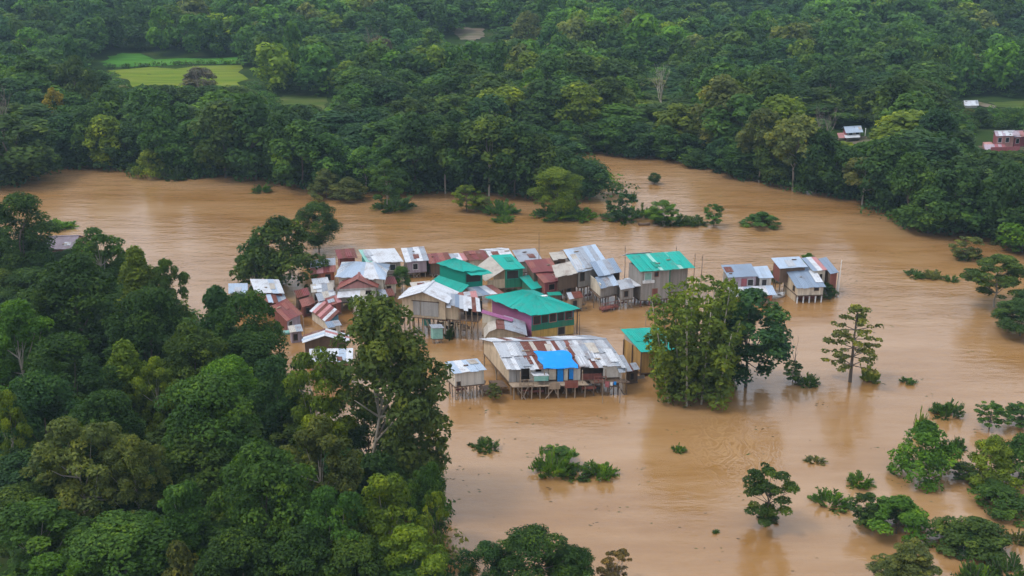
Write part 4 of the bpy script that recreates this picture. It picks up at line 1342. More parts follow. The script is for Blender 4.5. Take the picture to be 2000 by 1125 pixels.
h.sheets([(0, h.Lv, Z), (L, h.Lv, Z), (L, vr + 0.02, zr - 0.01), (0, vr + 0.02, zr - 0.01)], 14, ['grey_zinc', 'rust_sheet', 'white_zinc'])
h.box('ridge_cap', 0, L * 0.985, vr - 0.15, vr + 0.15, zr + 0.03, zr + 0.08, 'grey_zinc')
h.sheets([(L * 0.93, -0.5, Z - 0.55), (L * 1.05, -0.3, Z - 0.55), (L * 1.06, vr * 0.5, Z + 0.35), (L * 0.96, vr * 0.5, Z + 0.35)], 2, 'grey_zinc')
h.walls(zf, Z - 0.05, ['wood', 'wood', 'beige', 'beige'], inset=0.4, skip='f')
h.gable('l', Z - 0.05, zr - 0.12, 'beige'); h.gable('r', Z - 0.05, zr - 0.12, 'beige')
W0 = h.w
def panel(a, b, z0, z1, mat, dv=0.0, label=None):
    h.box('wall_panel', L * a, L * b, 0.4 + dv, 0.47 + dv, z0, z1, mat, None, label)
panel(0.03, 0.085, zf, Z - 0.1, 'grey_curtain'); panel(0.09, 0.13, zf, Z - 0.1, 'grey_board'); panel(0.20, 0.25, zf, Z - 0.1, 'off_white')
panel(0.30, 0.36, zf + 0.15, Z - 0.1, 'off_white'); panel(0.365, 0.425, zf + 0.15, Z - 0.1, 'cream')
panel(0.43, 0.48, zf - 0.05, Z + 0.1, 'blue_tarp', -0.2, 'blue tarpaulin hung as a curtain'); panel(0.53, 0.565, zf + 0.2, Z - 0.05, 'blue_tarp', -0.2)
panel(0.49, 0.525, zf, Z - 0.1, 'cream'); panel(0.57, 0.63, zf, Z - 0.1, 'off_white'); panel(0.64, 0.81, zf, zf + 0.75, 'red_wood')
panel(0.82, 0.97, zf + 0.25, Z - 0.08, 'off_white', -0.1); panel(0.83, 0.96, zf, zf + 0.22, 'wood')
h.box('inner_wall', 0.5, L - 0.5, 2.2, 2.28, zf, Z + 0.4, 'wood')
h.box('awning', L * 0.205, L * 0.335, -0.75, 0.5, Z - 0.62, Z - 0.56, 'white_zinc')
h.box('awning_skirt', L * 0.21, L * 0.33, -0.74, -0.70, Z - 1.25, Z - 0.63, 'teal_pale')
h.box('porch_floor', 0.3, L * 0.66, -1.0, 0.33, zf - 0.12, zf - 0.03, 'pale_wood')
h.box('porch_floor', L * 0.70, L * 1.02, -0.7, 0.33, zf - 0.10, zf - 0.02, 'wood')
h.box('porch_board', L * 0.33, L * 0.42, -1.05, -1.0, zf - 0.45, zf + 0.35, 'pale_wood')
h.box('porch_board', L * 0.46, L * 0.57, -1.06, -1.0, zf - 0.35, zf + 0.55, 'red_wood')
h.rail(L * 0.08, L * 0.20, -1.0, zf, zf + 0.8, 'pale_wood', 4); h.rail(L * 0.72, L * 0.82, -0.7, zf, zf + 0.8, 'red_wood', 4)
h.stilts(zf - 0.14, 13, 3, 0.09, 'pale_wood', 5); h.stilts(zf - 0.1, 9, 1, 0.08, 'pale_wood', 4, (0.4, L * 0.64, -0.95, -0.9)); h.stilts(zf - 0.1, 6, 1, 0.08, 'wood', 2, (L * 0.72, L, -0.6, -0.5))
for a in (0.1, 0.30, 0.62, 0.82, 0.99):
    h.post(L * a, -0.55 if a < 0.7 else -0.45, Z - 0.1, 0.06, 'pale_wood', 'post', zf - 0.1)
h.patches('dull_zinc', vr, 15)
h.clutter(26, 0.5, L - 0.5, 0.3, h.Lv - 0.5, zf - 0.15); h.clutter(12, 0.5, L * 0.95, -0.85, 0.2, zf - 0.15)
h.box('side_step', -1.3, 0.3, 0.6, 2.6, zf - 0.75, zf - 0.65, 'wood')
for (u, v) in ((-1.2, 0.7), (-1.2, 2.5), (-0.4, 0.7)):
    h.post(u, v, zf - 0.7, 0.07, 'wood')
HL = h
# the tarpaulin lies on the roof
t = House('tarpaulin', 'bright blue tarpaulin spread over the patchwork roof', (990, 722), (1222, 715), (962, 668), 775, 1.5, cat='tarpaulin', group=None)
sl = 1.5 / vr
nu_, nv_ = 9, 7
V = []
for j in range(nv_):
    for i in range(nu_):
        u = L * (0.30 + 0.29 * i / (nu_ - 1)) + 0.15 * math.sin(j * 1.7)
        v = -0.25 + (vr * 0.60) * j / (nv_ - 1) + 0.08 * math.sin(i * 1.3)
        V.append(t.pt(u, v, Z + v * sl + 0.24 + 0.035 * math.sin(i * 2.1 + j) - (0.1 if j == 0 else 0)))
k = len(V)
V += [p - Vector((0, 0, 0.02)) for p in V]
Fc = [(j * nu_ + i, j * nu_ + i + 1, (j + 1) * nu_ + i + 1, (j + 1) * nu_ + i) for j in range(nv_ - 1) for i in range(nu_ - 1)]
Fc += [tuple(x + k for x in reversed(f)) for f in Fc]
link('cloth', mesh(V, Fc, 'cloth', True), t.root, 'blue_tarp')

# --- 2 small hut
h = House('stilt_hut', 'small beige hut on stilts with a pale blue roof', (886, 730), (951, 723), (868, 707), 784, 0.45, 1.0)
h.roof_u(['pale_blue', 'white_zinc', 'pale_blue', 'pale_blue'], nf=4)
zf = h.ze - 1.75
h.walls(zf, h.ze + 0.02, ['off_white', 'off_white', 'cream', 'off_white'], inset=0.25)
h.box('wall', 0.26, h.Lu - 0.26, h.Lv - 0.36, h.Lv - 0.28, h.ze + 0.02, h.ze + 0.36, 'off_white')
h.window('f', 0.5, 0.85, zf + 0.1, zf + 0.55, 'wood', 'dark_inside', 'hatch')
h.stilts(zf - 0.14, 4, 3, 0.09, 'pale_wood', 3)
h.clutter(7, 0.3, h.Lu - 0.3, 0.4, h.Lv - 0.4, zf - 0.15)
h.box('platform', h.Lu - 0.1, h.Lu + 1.6, 0.5, 2.2, zf - 1.2, zf - 1.1, 'wood')
h.post(h.Lu + 1.5, 0.6, zf - 1.1, 0.07, 'wood'); h.post(h.Lu + 1.5, 2.1, zf - 1.1, 0.07, 'wood')

# --- 3 big green hip roof, purple side wall
h = House('green_roofed_house', 'large house with broad teal hip roof and purple side wall', (1037, 617), (1134, 603), (948, 580), 668, 0.0, 1.0)
h.rise = 1.35
Z = h.ze
h.roof_hip('teal', 0.30, 'v', 0.48, 0.55)
h.walls(Z - 3.6, Z - 0.05, ['yellow_wall', 'cream', 'purple', 'green_wall'], inset=0.55, skip='f')
u0, u1, v0, v1, _, _ = h.w
h.box('wall', u0, u1, v0, v0 + 0.09, Z - 3.6, Z - 2.35, 'yellow_wall'); h.box('wall', u0 - 0.02, u1 + 0.02, v0 - 0.05, v0 + 0.10, Z - 2.345, Z - 1.55, 'green_wall')
h.box('wall', u0, u1, v0, v0 + 0.09, Z - 1.545, Z - 0.05, 'blue_wall')
nw = 5
for i in range(nw):
    a = u0 + 0.2 + (u1 - u0 - 0.3) * i / nw
    h.window('f', a, a + (u1 - u0) / nw - 0.3, Z - 1.45, Z - 0.35, ['rose_wall', 'teal_wall', 'pink_wall', 'teal_wall', 'rose_wall'][i])
h.door('f', u0 + (u1 - u0) * 0.62, u0 + (u1 - u0) * 0.78, Z - 3.5, Z - 2.4, 'dark_inside')
h.window('f', u1 - 0.75, u1 - 0.15, Z - 1.9, Z - 1.3, 'green_wall', 'dark_inside')
h.stilts(Z - 3.7, 5, 3, 0.12, 'pale_wood', 0)
for (u, v) in ((u1 + 0.5, v0), (u1 + 0.5, v0 + 2), (u1 + 0.5, v0 + 4)):
    h.post(u, v, Z - 0.1, 0.08, 'wood', 'post')
h.box('skylight', h.Lu * 0.62, h.Lu * 0.74, h.Lv * 0.42, h.Lv * 0.46, Z + 0.86, Z + 1.02, 'white_paint')

# --- 4 two-storey teal house with a long side slope
h = House('green_house', 'two-storey teal house with dark open window and sweeping lower roof', (906, 531), (949, 527), (852, 514), 588, 0.0, 1.0)
h.rise = 0.95
Z = h.ze
h.roof_hip('teal', 0.25, 'v', 0.5, 0.62)
h.walls(Z - 2.6, Z - 0.04, ['teal_dark', 'teal_dark', 'teal_dark', 'teal_dark'], inset=0.3)
u0, u1, v0, v1, _, _ = h.w
h.window('f', u0 + 0.2, u1 - 0.3, Z - 1.7, Z - 0.5, 'teal_dark', 'dark_inside')
h.lean(u0 + 0.2, h.Lu + 0.5, -0.8, 0.35, Z - 0.45, Z - 0.12, 'teal', 3)
h.sheets([(-2.6, v0 - 1.2, Z - 4.1), (-2.6, v1 + 0.6, Z - 4.1), (u0 + 0.05, v1 + 0.3, Z - 1.9), (u0 + 0.05, v0 - 0.9, Z - 1.9)], 7, 'teal')
h.box('wall', -2.2, u0, v0 - 0.6, v0 - 0.52, Z - 5.2, Z - 3.7, 'teal_wall'); h.box('lower_wall', u0, u1, v0 + 0.1, v1 - 0.1, Z - 5.2, Z - 2.75, 'cream')
h.lean(u0, h.Lu + 1.2, -2.2, 0.4, Z - 3.2, Z - 2.5, ['grey_zinc', 'blue_zinc', 'white_zinc', 'red_rust'], 4)
h.stilts(Z - 5.2, 3, 3, 0.1, 'wood', 0)

# --- 5 house with beige gable and green roof, white roof behind
h = House('stilt_house', 'tall beige gabled house with a teal roof on its right side', (985, 527), (1026, 524), (958, 499), 575, 1.0, 1.0)
Z = h.ze
h.roof_u('teal')
h.sheets([(-2.6, 0.2, Z - 1.6), (-2.6, h.Lv, Z - 1.0), (0.05, h.Lv, Z + 0.98), (0.05, 0.1, Z - 0.02)], 4, ['tan_sheet', 'tan_sheet'])
h.walls(Z - 2.9, Z - 0.05, ['green_wall', 'beige', 'beige', 'wood'], inset=0.25)
h.box('wall', -2.3, 0.25, 0.4, 0.48, Z - 2.9, Z - 1.55, 'beige')
h.window('f', 0.5, 2.2, Z - 1.5, Z - 0.3, 'teal_wall', 'dark_inside')
h.stilts(Z - 3.05, 3, 3, 0.09, 'wood', 0)
h = House('stilt_house', 'house with a glaring white roof behind the teal one', (960, 508), (1006, 505), (948, 489), 540, 0.7, 0.5)
h.roof_u('white_zinc'); h.walls(h.ze - 1.9, h.ze - 0.04, 'cream'); h.gable('l', h.ze - 0.04, h.ze + 0.6, 'cream'); h.gable('r', h.ze - 0.04, h.ze + 0.6, 'cream'); h.stilts(h.ze - 2.05, 3, 2)

# --- 6 white-roofed beige house with open stilted side
h = House('stilt_house', 'beige house with white gable roof and grey curtained front', (776, 584), (874, 592), (800, 562), 655, 0.0, 1.0)
h.rise = 1.25
Z = h.ze
h.roof_v('white_zinc')
h.walls(Z - 2.5, Z - 0.04, 'beige', inset=0.5)
h.gable('f', Z - 0.04, Z + 1.0, 'beige', ridge='v'); h.gable('b', Z - 0.04, Z + 1.0, 'beige', ridge='v')
u0, u1, v0, v1, _, _ = h.w
h.box('curtain', u0 + 1.5, u0 + 2.45, v0 - 0.10, v0 - 0.04, Z - 2.2, Z - 0.25, 'grey_curtain'); h.box('curtain', u0 + 2.55, u1 - 0.9, v0 - 0.10, v0 - 0.04, Z - 2.2, Z - 0.25, 'grey_curtain')
h.box('lintel', u0 + 1.3, u1 - 0.8, v0 - 0.12, v0 - 0.03, Z - 0.24, Z - 0.14, 'wood')
h.stilts(Z - 2.65, 5, 3, 0.1, 'pale_wood', 2)
h.clutter(22, u0, u1 + 4.0, v0 + 0.5, v1 - 0.5, Z - 2.7)
ex = h.Lu - 0.2
h.sheets([(ex, 0.1, Z - 0.55), (ex + 4.6, 0.3, Z - 0.95), (ex + 3.6, 3.0, Z - 0.1), (ex - 0.8, 2.8, Z + 0.4)], 8, ['dull_zinc', 'grey_zinc', 'blue_zinc', 'dull_zinc', 'white_zinc', 'white_zinc', 'rust_sheet', 'white_zinc'], rag=0.9)
h.box('wall', u1 + 0.02, u1 + 1.7, v0 + 0.3, v0 + 0.38, Z - 2.5, Z - 0.7, 'beige')
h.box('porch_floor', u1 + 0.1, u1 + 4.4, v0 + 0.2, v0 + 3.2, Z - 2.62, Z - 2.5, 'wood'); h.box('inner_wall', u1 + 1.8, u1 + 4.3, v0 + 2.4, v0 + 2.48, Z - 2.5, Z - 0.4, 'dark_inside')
for i in range(6):
    h.post(u1 + 0.3 + i * 0.8, v0 + 0.3, Z - 1.05 if i > 1 else Z - 2.6, 0.08, 'pale_wood', 'stilt', du=HR.uniform(-0.3, 0.3)); h.post(u1 + 0.3 + i * 0.8, v0 + 2.9, Z - 2.6, 0.08, 'wood')
for i in range(3):
    V, Fc = tubes([(h.pt(u1 + 0.6 + i * 1.3, v0 + 0.25, -0.3), h.pt(u1 + 1.3 + i * 1.1, v0 + 0.25, Z - 2.7), 0.06, 0.05)], 5)
    h.part('brace', V, Fc, 'pale_wood')
h.box('water_tank', u0 + 2.6, u0 + 3.5, v0 + 0.2, v0 + 1.0, Z - 3.7, Z - 2.8, 'teal_wall')
h = House('outhouse', 'tiny pale shed half hidden by the tall tree beside the beige house', (844, 642), (868, 641), (838, 634), 672, 0.3, 1.0)
h.roof_u('grey_zinc', nf=2); h.walls(h.ze - 1.5, h.ze, 'teal_pale', inset=0.15); h.stilts(h.ze - 1.6, 2, 2)

# --- 7 beige gable with rusty barrel roof in front of the purple wall
h = House('stilt_house', 'small beige house with rusty and grey curved roof below the purple wall', (946, 660), (1030, 656), (944, 632), 690, 0.0, 1.0)
Z = h.ze
u0 = 0.2
h.walls(Z - 1.6, Z - 0.05, ['beige', 'beige', 'beige', 'grey_board'], inset=0.25)
um = h.Lu
arc = [(0.0, 0.0), (0.10, 0.75), (0.28, 1.15), (0.48, 1.05), (0.75, 0.55), (1.0, 0.0)]
for i, m in enumerate(['tan_sheet', 'tan_sheet', 'rust_sheet', 'grey_zinc', 'grey_zinc']):
    (a, za), (b, zb) = arc[i], arc[i + 1]
    h.sheets([(um * a, 0, Z + za), (um * a, h.Lv, Z + za), (um * b, h.Lv, Z + zb), (um * b, 0, Z + zb)], 3, m)
V = [h.pt(um * a, 0.3, Z + z - 0.06) for a, z in arc]
V += [h.pt(um * a, 0.38, Z + z - 0.06) for a, z in arc]
k = len(arc)
h.part('gable_wall', V, [tuple(range(k)), tuple(reversed(range(k, 2 * k)))] + [(i, k + i, k + (i + 1) % k, (i + 1) % k) for i in range(k)], 'beige')
h.window('f', 0.9, 1.9, Z - 1.3, Z - 0.4, 'wood', 'dark_inside')
h.stilts(Z - 1.75, 5, 2, 0.09, 'red_wood', 1)
h = House('stilt_house', 'beige wedge-shaped house with a magenta roof beside the open porch', (940, 631), (1000, 629), (942, 625), 672, 0.0, 1.0)
Z = h.ze
h.walls(Z - 1.7, Z, 'beige', inset=0.12)
h.sheets([(h.Lu, -0.1, Z + 0.05), (h.Lu, h.Lv, Z + 0.05), (0, h.Lv, Z + 1.45), (0, -0.1, Z + 1.45)], 3, 'purple')
V = [h.pt(0.13, 0.13, Z), h.pt(h.Lu - 0.13, 0.13, Z), h.pt(0.13, 0.13, Z + 1.36), h.pt(0.13, 0.2, Z), h.pt(h.Lu - 0.13, 0.2, Z), h.pt(0.13, 0.2, Z + 1.36)]
h.part('gable_wall', V, [(0, 2, 1), (3, 4, 5), (0, 1, 4, 3), (1, 2, 5, 4), (2, 0, 3, 5)], 'cream')
h.box('wall', 0.13, 0.2, 0.21, h.Lv - 0.13, Z + 0.003, Z + 1.33, 'beige'); h.stilts(Z - 1.85, 4, 2)

# --- 8 rust-red roofs right of the green group
h = House('stilt_house', 'house with dull red roof, upper of the two red roofs', (1040, 533), (1092, 528), (1024, 509), 580, 0.7, 1.0)
h.roof_u(['red_rust', 'maroon', 'red_rust', 'maroon']); h.walls(h.ze - 1.9, h.ze, 'wood'); h.stilts(h.ze - 2, 3, 2)
h = House('stilt_house', 'house with dull red roof and pinkish wall, lower of the two red roofs', (1062, 553), (1106, 546), (1044, 533), 592, 0.55, 1.0)
h.roof_u(['red_rust', 'maroon', 'maroon', 'red_rust']); h.walls(h.ze - 1.7, h.ze, ['rose_wall', 'wood', 'red_wood', 'red_wood'])
h.window('f', 1.0, 1.9, h.ze - 1.3, h.ze - 0.5, 'pink_wall'); h.door('f', 2.3, 3.0, h.ze - 1.7, h.ze - 0.4, 'pink_wall'); h.stilts(h.ze - 1.8, 4, 2, 0.09, 'red_wood')
h = House('stilt_house', 'low house with narrow teal roof behind the big hip roof', (1038, 566), (1064, 561), (1014, 541), 590, 0.6, 1.0)
h.roof_u('teal'); h.walls(h.ze - 1.6, h.ze, 'green_wall'); h.stilts(h.ze - 1.7, 3, 2)
h = House('outhouse', 'small teal-topped shed under the pinkish wall', (1072, 578), (1098, 577), (1068, 571), 600, 0.25, 1.0)
h.roof_u('teal_dark', nf=2); h.walls(h.ze - 1.1, h.ze, 'wood', inset=0.12); h.stilts(h.ze - 1.2, 2, 2)

# --- 10 grey house with several stepped roofs
h = House('stilt_house', 'weathered grey stilt house with stepped roofs and red railed landing', (1128, 532), (1192, 520), (1100, 488), 592, 1.5, 1.0)
Z = h.ze
h.roof_u(['grey_zinc', 'pale_blue', 'grey_zinc', 'grey_zinc', 'pale_blue'])
h.sheets([(-3.6, 0.1, Z - 0.25), (0.05, -0.1, Z - 0.10), (0.05, 3.0, Z + 0.7), (-3.2, 3.0, Z + 0.6)], 4, 'tan_sheet')
h.sheets([(0.2, h.Lv + 2.2, Z + 0.6), (h.Lu, h.Lv + 2.2, Z + 0.6), (h.Lu, h.Lv + 0.02, Z + 1.48), (0.2, h.Lv + 0.02, Z + 1.48)], 4, 'grey_zinc')
zf = Z - 2.4
h.walls(zf, Z + 0.25, ['grey_board', 'grey_board', 'grey_board', 'grey_board'], inset=0.3)
h.box('wall', -3.0, 0.28, 0.6, 0.68, zf, Z - 0.15, 'wood')
h.window('f', 0.6, 1.3, zf + 0.9, Z - 0.3, 'wood', 'dark_inside')
h.stilts(zf - 0.14, 4, 3, 0.1, 'pale_wood', 2)
h.lean(h.Lu * 0.45, h.Lu * 1.18, -2.4, 1.2, Z - 0.3, Z + 0.75, ['blue_zinc', 'pale_blue', 'grey_zinc', 'blue_zinc'], 4)
h.lean(h.Lu * 0.38, h.Lu * 0.92, -4.4, -2.0, Z - 1.35, Z - 0.45, ['blue_zinc', 'grey_zinc', 'pale_blue'], 3)
h.box('porch_wall', h.Lu * 0.40, h.Lu * 0.92, -4.0, -3.92, zf - 0.4, Z - 1.38, 'grey_board'); h.box('porch_wall', h.Lu * 0.40, h.Lu * 0.42, -3.9, 0.2, zf - 0.3, Z - 0.85, 'cream')
h.box('porch_wall', h.Lu * 1.10, h.Lu * 1.12, -2.2, 0.2, zf, Z - 0.35, 'wood'); h.box('porch_floor', h.Lu * 0.36, h.Lu * 1.15, -4.1, 0.2, zf - 0.56, zf - 0.45, 'wood')
h.stilts(zf - 0.5, 4, 2, 0.09, 'pale_wood', 1, (h.Lu * 0.38, h.Lu * 1.15, -4.0, -1.0))
h.clutter(14, 0.2, h.Lu, -3.5, h.Lv - 0.5, zf - 0.5)
h.box('landing', h.Lu * 0.36, h.Lu * 0.86, -5.3, -4.15, 0.35, 0.45, 'red_wood'); h.rail(h.Lu * 0.36, h.Lu * 0.86, -5.3, 0.45, 1.35, 'red_wood', 5)
h.stilts(0.4, 4, 2, 0.07, 'red_wood', 0, (h.Lu * 0.36, h.Lu * 0.86, -5.3, -4.2))

# --- 11 tall grey house with ribbed green roof
h = House('stilt_house', 'tall grey board house under a ribbed teal roof with pale strips', (1251, 531), (1358, 523), (1222, 498), 602, 1.1, 1.0)
Z = h.ze
h.roof_u(['teal', 'teal', 'teal', 'teal', 'teal', 'teal_pale', 'teal', 'teal', 'teal', 'teal', 'teal_pale', 'teal', 'teal', 'teal'], nf=14)
h.sheets([(0.2, h.Lv + 1.6, Z + 0.5), (h.Lu * 0.5, h.Lv + 1.6, Z + 0.5), (h.Lu * 0.5, h.Lv + 0.05, Z + 1.25), (0.2, h.Lv + 0.05, Z + 1.25)], 4, 'white_zinc')
zf = 1.0
h.walls(zf, Z + 0.02, ['grey_board', 'grey_board', 'grey_board', 'grey_board'], u0=0.4, u1=h.Lu * 0.56, v0=0.5, v1=h.Lv - 0.3)
w1 = h.w
h.window('f', 0.9, 1.9, Z - 1.4, Z - 0.4, 'white_paint', 'teal_pale'); h.window('f', 2.4, 2.9, Z - 1.0, Z - 0.4, 'red_wood', 'dark_inside')
h.box('sill_board', 0.6, 2.3, 0.3, 0.46, Z - 1.9, Z - 1.5, 'white_paint')
h.door('f', 2.1, 2.9, zf + 0.2, zf + 1.6, 'red_wood')
h.box('side_awning', -0.5, 0.38, 0.4, h.Lv - 0.6, Z - 2.3, Z - 2.2, 'white_zinc')
h.stilts(zf - 0.14, 4, 3, 0.1, 'red_wood', 2)
h.walls(zf + 0.6, Z - 0.02, 'grey_board', u0=h.Lu * 0.62, u1=h.Lu - 0.4, v0=1.3, v1=h.Lv - 0.4)
h.box('trim', h.Lu * 0.565, h.Lu * 0.60, 0.8, 0.9, zf, Z - 0.1, 'green_wall')
h.stilts(zf + 0.45, 4, 2, 0.1, 'pale_wood', 1)
h.clutter(10, 0.4, h.Lu - 0.5, 0.6, h.Lv - 0.5, 1.0)

# --- 12 ochre wall, green roof, behind the stem clump
h = House('stilt_house', 'ochre walled house with a teal roof behind the leafy stem clump', (1252, 688), (1330, 684), (1212, 643), 738, 1.2, 1.0)
Z = h.ze
h.roof_u('teal')
h.walls(0.5, Z - 0.02, ['ochre_wall', 'ochre_wall', 'ochre_wall', 'ochre_wall'], inset=0.35)
V = [h.pt(0.35, 0.35, Z), h.pt(0.35, h.Lv - 0.35, Z), h.pt(0.35, h.Lv - 0.35, Z + 1.02), h.pt(0.43, 0.35, Z), h.pt(0.43, h.Lv - 0.35, Z), h.pt(0.43, h.Lv - 0.35, Z + 1.02)]
h.part('gable_wall', V, [(0, 2, 1), (3, 4, 5), (0, 1, 4, 3), (1, 2, 5, 4), (2, 0, 3, 5)], 'tan_sheet')
for v in (0.4, h.Lv * 0.5, h.Lv - 0.4):
    h.post(0.25, v, Z, 0.08, 'wood', 'corner_post')
h.stilts(0.4, 4, 3, 0.1, 'wood', 0)
t = House('tarpaulin', 'aqua blue tarpaulin glimpsed through the leafy stem clump', (1322, 716), (1362, 714), (1318, 708), 742, 0.3, 1.0, cat='tarpaulin', group=None)
t.sheets([(0, 0, t.ze), (t.Lu, 0, t.ze), (t.Lu, t.Lv, t.ze + 0.3), (0, t.Lv, t.ze + 0.3)], 1, 'aqua_tarp', name='cloth')
for u in (0.1, t.Lu - 0.1):
    t.post(u, 0.1, t.ze, 0.05, 'wood', 'pole')

# --- 13..15 group on the right
h = House('stilt_house', 'low house with blue-grey roof, leftmost of the far right group', (1422, 543), (1482, 540), (1408, 518), 590, 0.75, 1.0)
Z = h.ze
h.roof_u('blue_zinc'); h.walls(Z - 2.3, Z - 0.02, ['lilac_wall', 'cream', 'grey_board', 'lilac_wall'], inset=0.3)
h.window('f', 0.5, 1.2, Z - 1.3, Z - 0.4); h.box('shutter', 2.1, 2.9, 0.18, 0.27, Z - 1.9, Z - 0.3, 'rose_wall'); h.window('f', 3.1, 3.9, Z - 1.4, Z - 0.5, 'white_paint')
h.lean(0.2, h.Lu + 2.2, -1.9, 0.15, Z - 2.2, Z - 1.5, ['white_zinc', 'white_zinc', 'pale_blue', 'white_zinc'], 6)
h.box('wall', 0.5, h.Lu + 1.8, -1.2, -1.1, 0.3, Z - 2.2, 'orange_wall'); h.stilts(Z - 2.4, 4, 2)
h = House('stilt_house', 'small annex with pale blue roof beside the low blue-grey one', (1482, 544), (1511, 542), (1470, 521), 586, 0.65, 1.0)
h.roof_u('pale_blue'); h.walls(h.ze - 2.1, h.ze, ['off_white', 'grey_board', 'grey_board', 'off_white'], inset=0.25); h.window('f', 0.6, 1.3, h.ze - 1.2, h.ze - 0.3); h.stilts(h.ze - 2.2, 3, 2)
h = House('stilt_house', 'house with long steep blue-grey roof and white posts in front', (1556, 563), (1614, 561), (1530, 521), 594, 1.5, 1.0)
Z = h.ze
h.roof_u('blue_zinc')
h.walls(Z - 1.2, Z - 0.02, ['cream', 'off_white', 'beige', 'cream'], inset=0.3)
u0, u1, v0, v1, _, _ = h.w
V = [h.pt(u0, v0, Z), h.pt(u0, v1, Z), h.pt(u0, v1, Z + 1.3), h.pt(u0 + 0.08, v0, Z), h.pt(u0 + 0.08, v1, Z), h.pt(u0 + 0.08, v1, Z + 1.3)]
h.part('gable_wall', V, [(0, 2, 1), (3, 4, 5), (0, 1, 4, 3), (1, 2, 5, 4), (2, 0, 3, 5)], 'beige')
h.box('wall', u0, u0 + 0.1, v0 + 0.6, v1, -0.5, Z - 1.36, 'beige')
h.box('inner_wall', u0 + 0.2, u1, v0 + 1.8, v0 + 1.9, -0.5, Z - 1.36, 'red_wood')
h.window('f', u1 - 1.3, u1 - 0.7, Z - 0.5, Z - 0.15, 'wood', 'dark_inside')
for i in range(5):
    h.post(u0 + 0.1 + (u1 - u0 - 0.2) * i / 4, v0 + 0.1, Z - 1.3, 0.11, 'white_paint', 'post')
h.window('l', v0 + 1.0, v0 + 1.6, Z - 0.9, Z - 0.2, 'wood', 'dark_inside')
h = House('stilt_house', 'house with white-blue roof behind the long steep one', (1522, 524), (1578, 521), (1506, 504), 578, 0.7, 1.0)
h.roof_u('pale_blue'); h.walls(h.ze - 2.2, h.ze, ['wood', 'wood', 'red_wood', 'wood'], inset=0.3); h.stilts(h.ze - 2.3, 3, 3)
h = House('stilt_house', 'cream house with two dark windows and slate blue roof at the far right', (1588, 530), (1616, 527), (1565, 504), 578, 0.9, 1.0)
Z = h.ze
h.roof_u(['blue_zinc', 'white_zinc', 'pink']); h.walls(0.6, Z, 'cream', inset=0.2)
h.window('f', 0.5, 0.95, Z - 1.7, Z - 0.6, 'cream', 'dark_inside'); h.window('f', 1.25, 1.7, Z - 1.8, Z - 0.6, 'cream', 'dark_inside'); h.stilts(0.5, 3, 3)
h = House('stilt_house', 'outermost house at the far right with dark slate roof and open side', (1622, 536), (1638, 532), (1598, 506), 580, 0.9, 1.0)
Z = h.ze
h.roof_u('blue_zinc'); h.walls(1.0, Z, ['red_wood', 'wood', 'wood', 'cream'], inset=0.2); h.stilts(0.9, 2, 3)
for v in (0.2, h.Lv * 0.5):
    h.post(h.Lu + 0.2, v, Z, 0.07, 'white_paint', 'post')

# --- back row along the river
h = House('stilt_house', 'long white-roofed house at the back with a teal left end', (716, 514), (788, 511), (700, 488), 548, 0.9, 1.0)
h.roof_u(['teal_pale', 'white_zinc', 'white_zinc', 'white_zinc', 'white_zinc', 'white_zinc'], nf=6); h.walls(h.ze - 2.0, h.ze, ['grey_board', 'cream', 'teal_wall', 'cream']); h.window('f', 1.5, 2.4, h.ze - 1.4, h.ze - 0.5); h.window('f', 3.6, 4.4, h.ze - 1.4, h.ze - 0.5); h.stilts(h.ze - 2.1, 5, 2)
h = House('stilt_house', 'house with patchy white and grey roof beside the long white one', (792, 512), (838, 508), (783, 485), 546, 0.8, 1.0)
h.roof_u(['white_zinc', 'grey_zinc', 'white_zinc', 'grey_zinc']); h.walls(h.ze - 1.9, h.ze, ['lilac_wall', 'wood', 'grey_board', 'wood']); h.window('f', 1.2, 1.9, h.ze - 1.4, h.ze - 0.5); h.stilts(h.ze - 2, 4, 2)
h = House('stilt_house', 'low house with dull red roof between the grey and maroon roofs', (838, 515), (884, 512), (830, 496), 544, 0.55, 1.0)
h.roof_u(['red_rust', 'maroon', 'red_rust', 'rust_sheet']); h.walls(h.ze - 1.7, h.ze, 'wood'); h.stilts(h.ze - 1.8, 4, 2)
h = House('stilt_house', 'low house with a small grey roof left of the maroon one', (884, 510), (914, 508), (876, 496), 540, 0.5, 1.0)
h.roof_u(['grey_zinc', 'white_zinc', 'pink']); h.walls(h.ze - 1.6, h.ze, 'grey_board'); h.stilts(h.ze - 1.7, 3, 2)
h = House('stilt_house', 'back-row house with deep maroon roof', (916, 509), (957, 506), (904, 491), 540, 0.7, 1.0)
h.roof_u(['rust_sheet', 'maroon', 'rust_sheet', 'maroon']); h.walls(h.ze - 1.8, h.ze, 'cream'); h.stilts(h.ze - 1.9, 3, 2)
h = House('stilt_house', 'back-row house with plain grey roof beside the glaring white one', (1014, 512), (1060, 508), (1000, 489), 545, 0.7, 1.0)
h.roof_u('grey_zinc'); h.walls(h.ze - 1.8, h.ze, 'grey_board'); h.stilts(h.ze - 1.9, 3, 2)

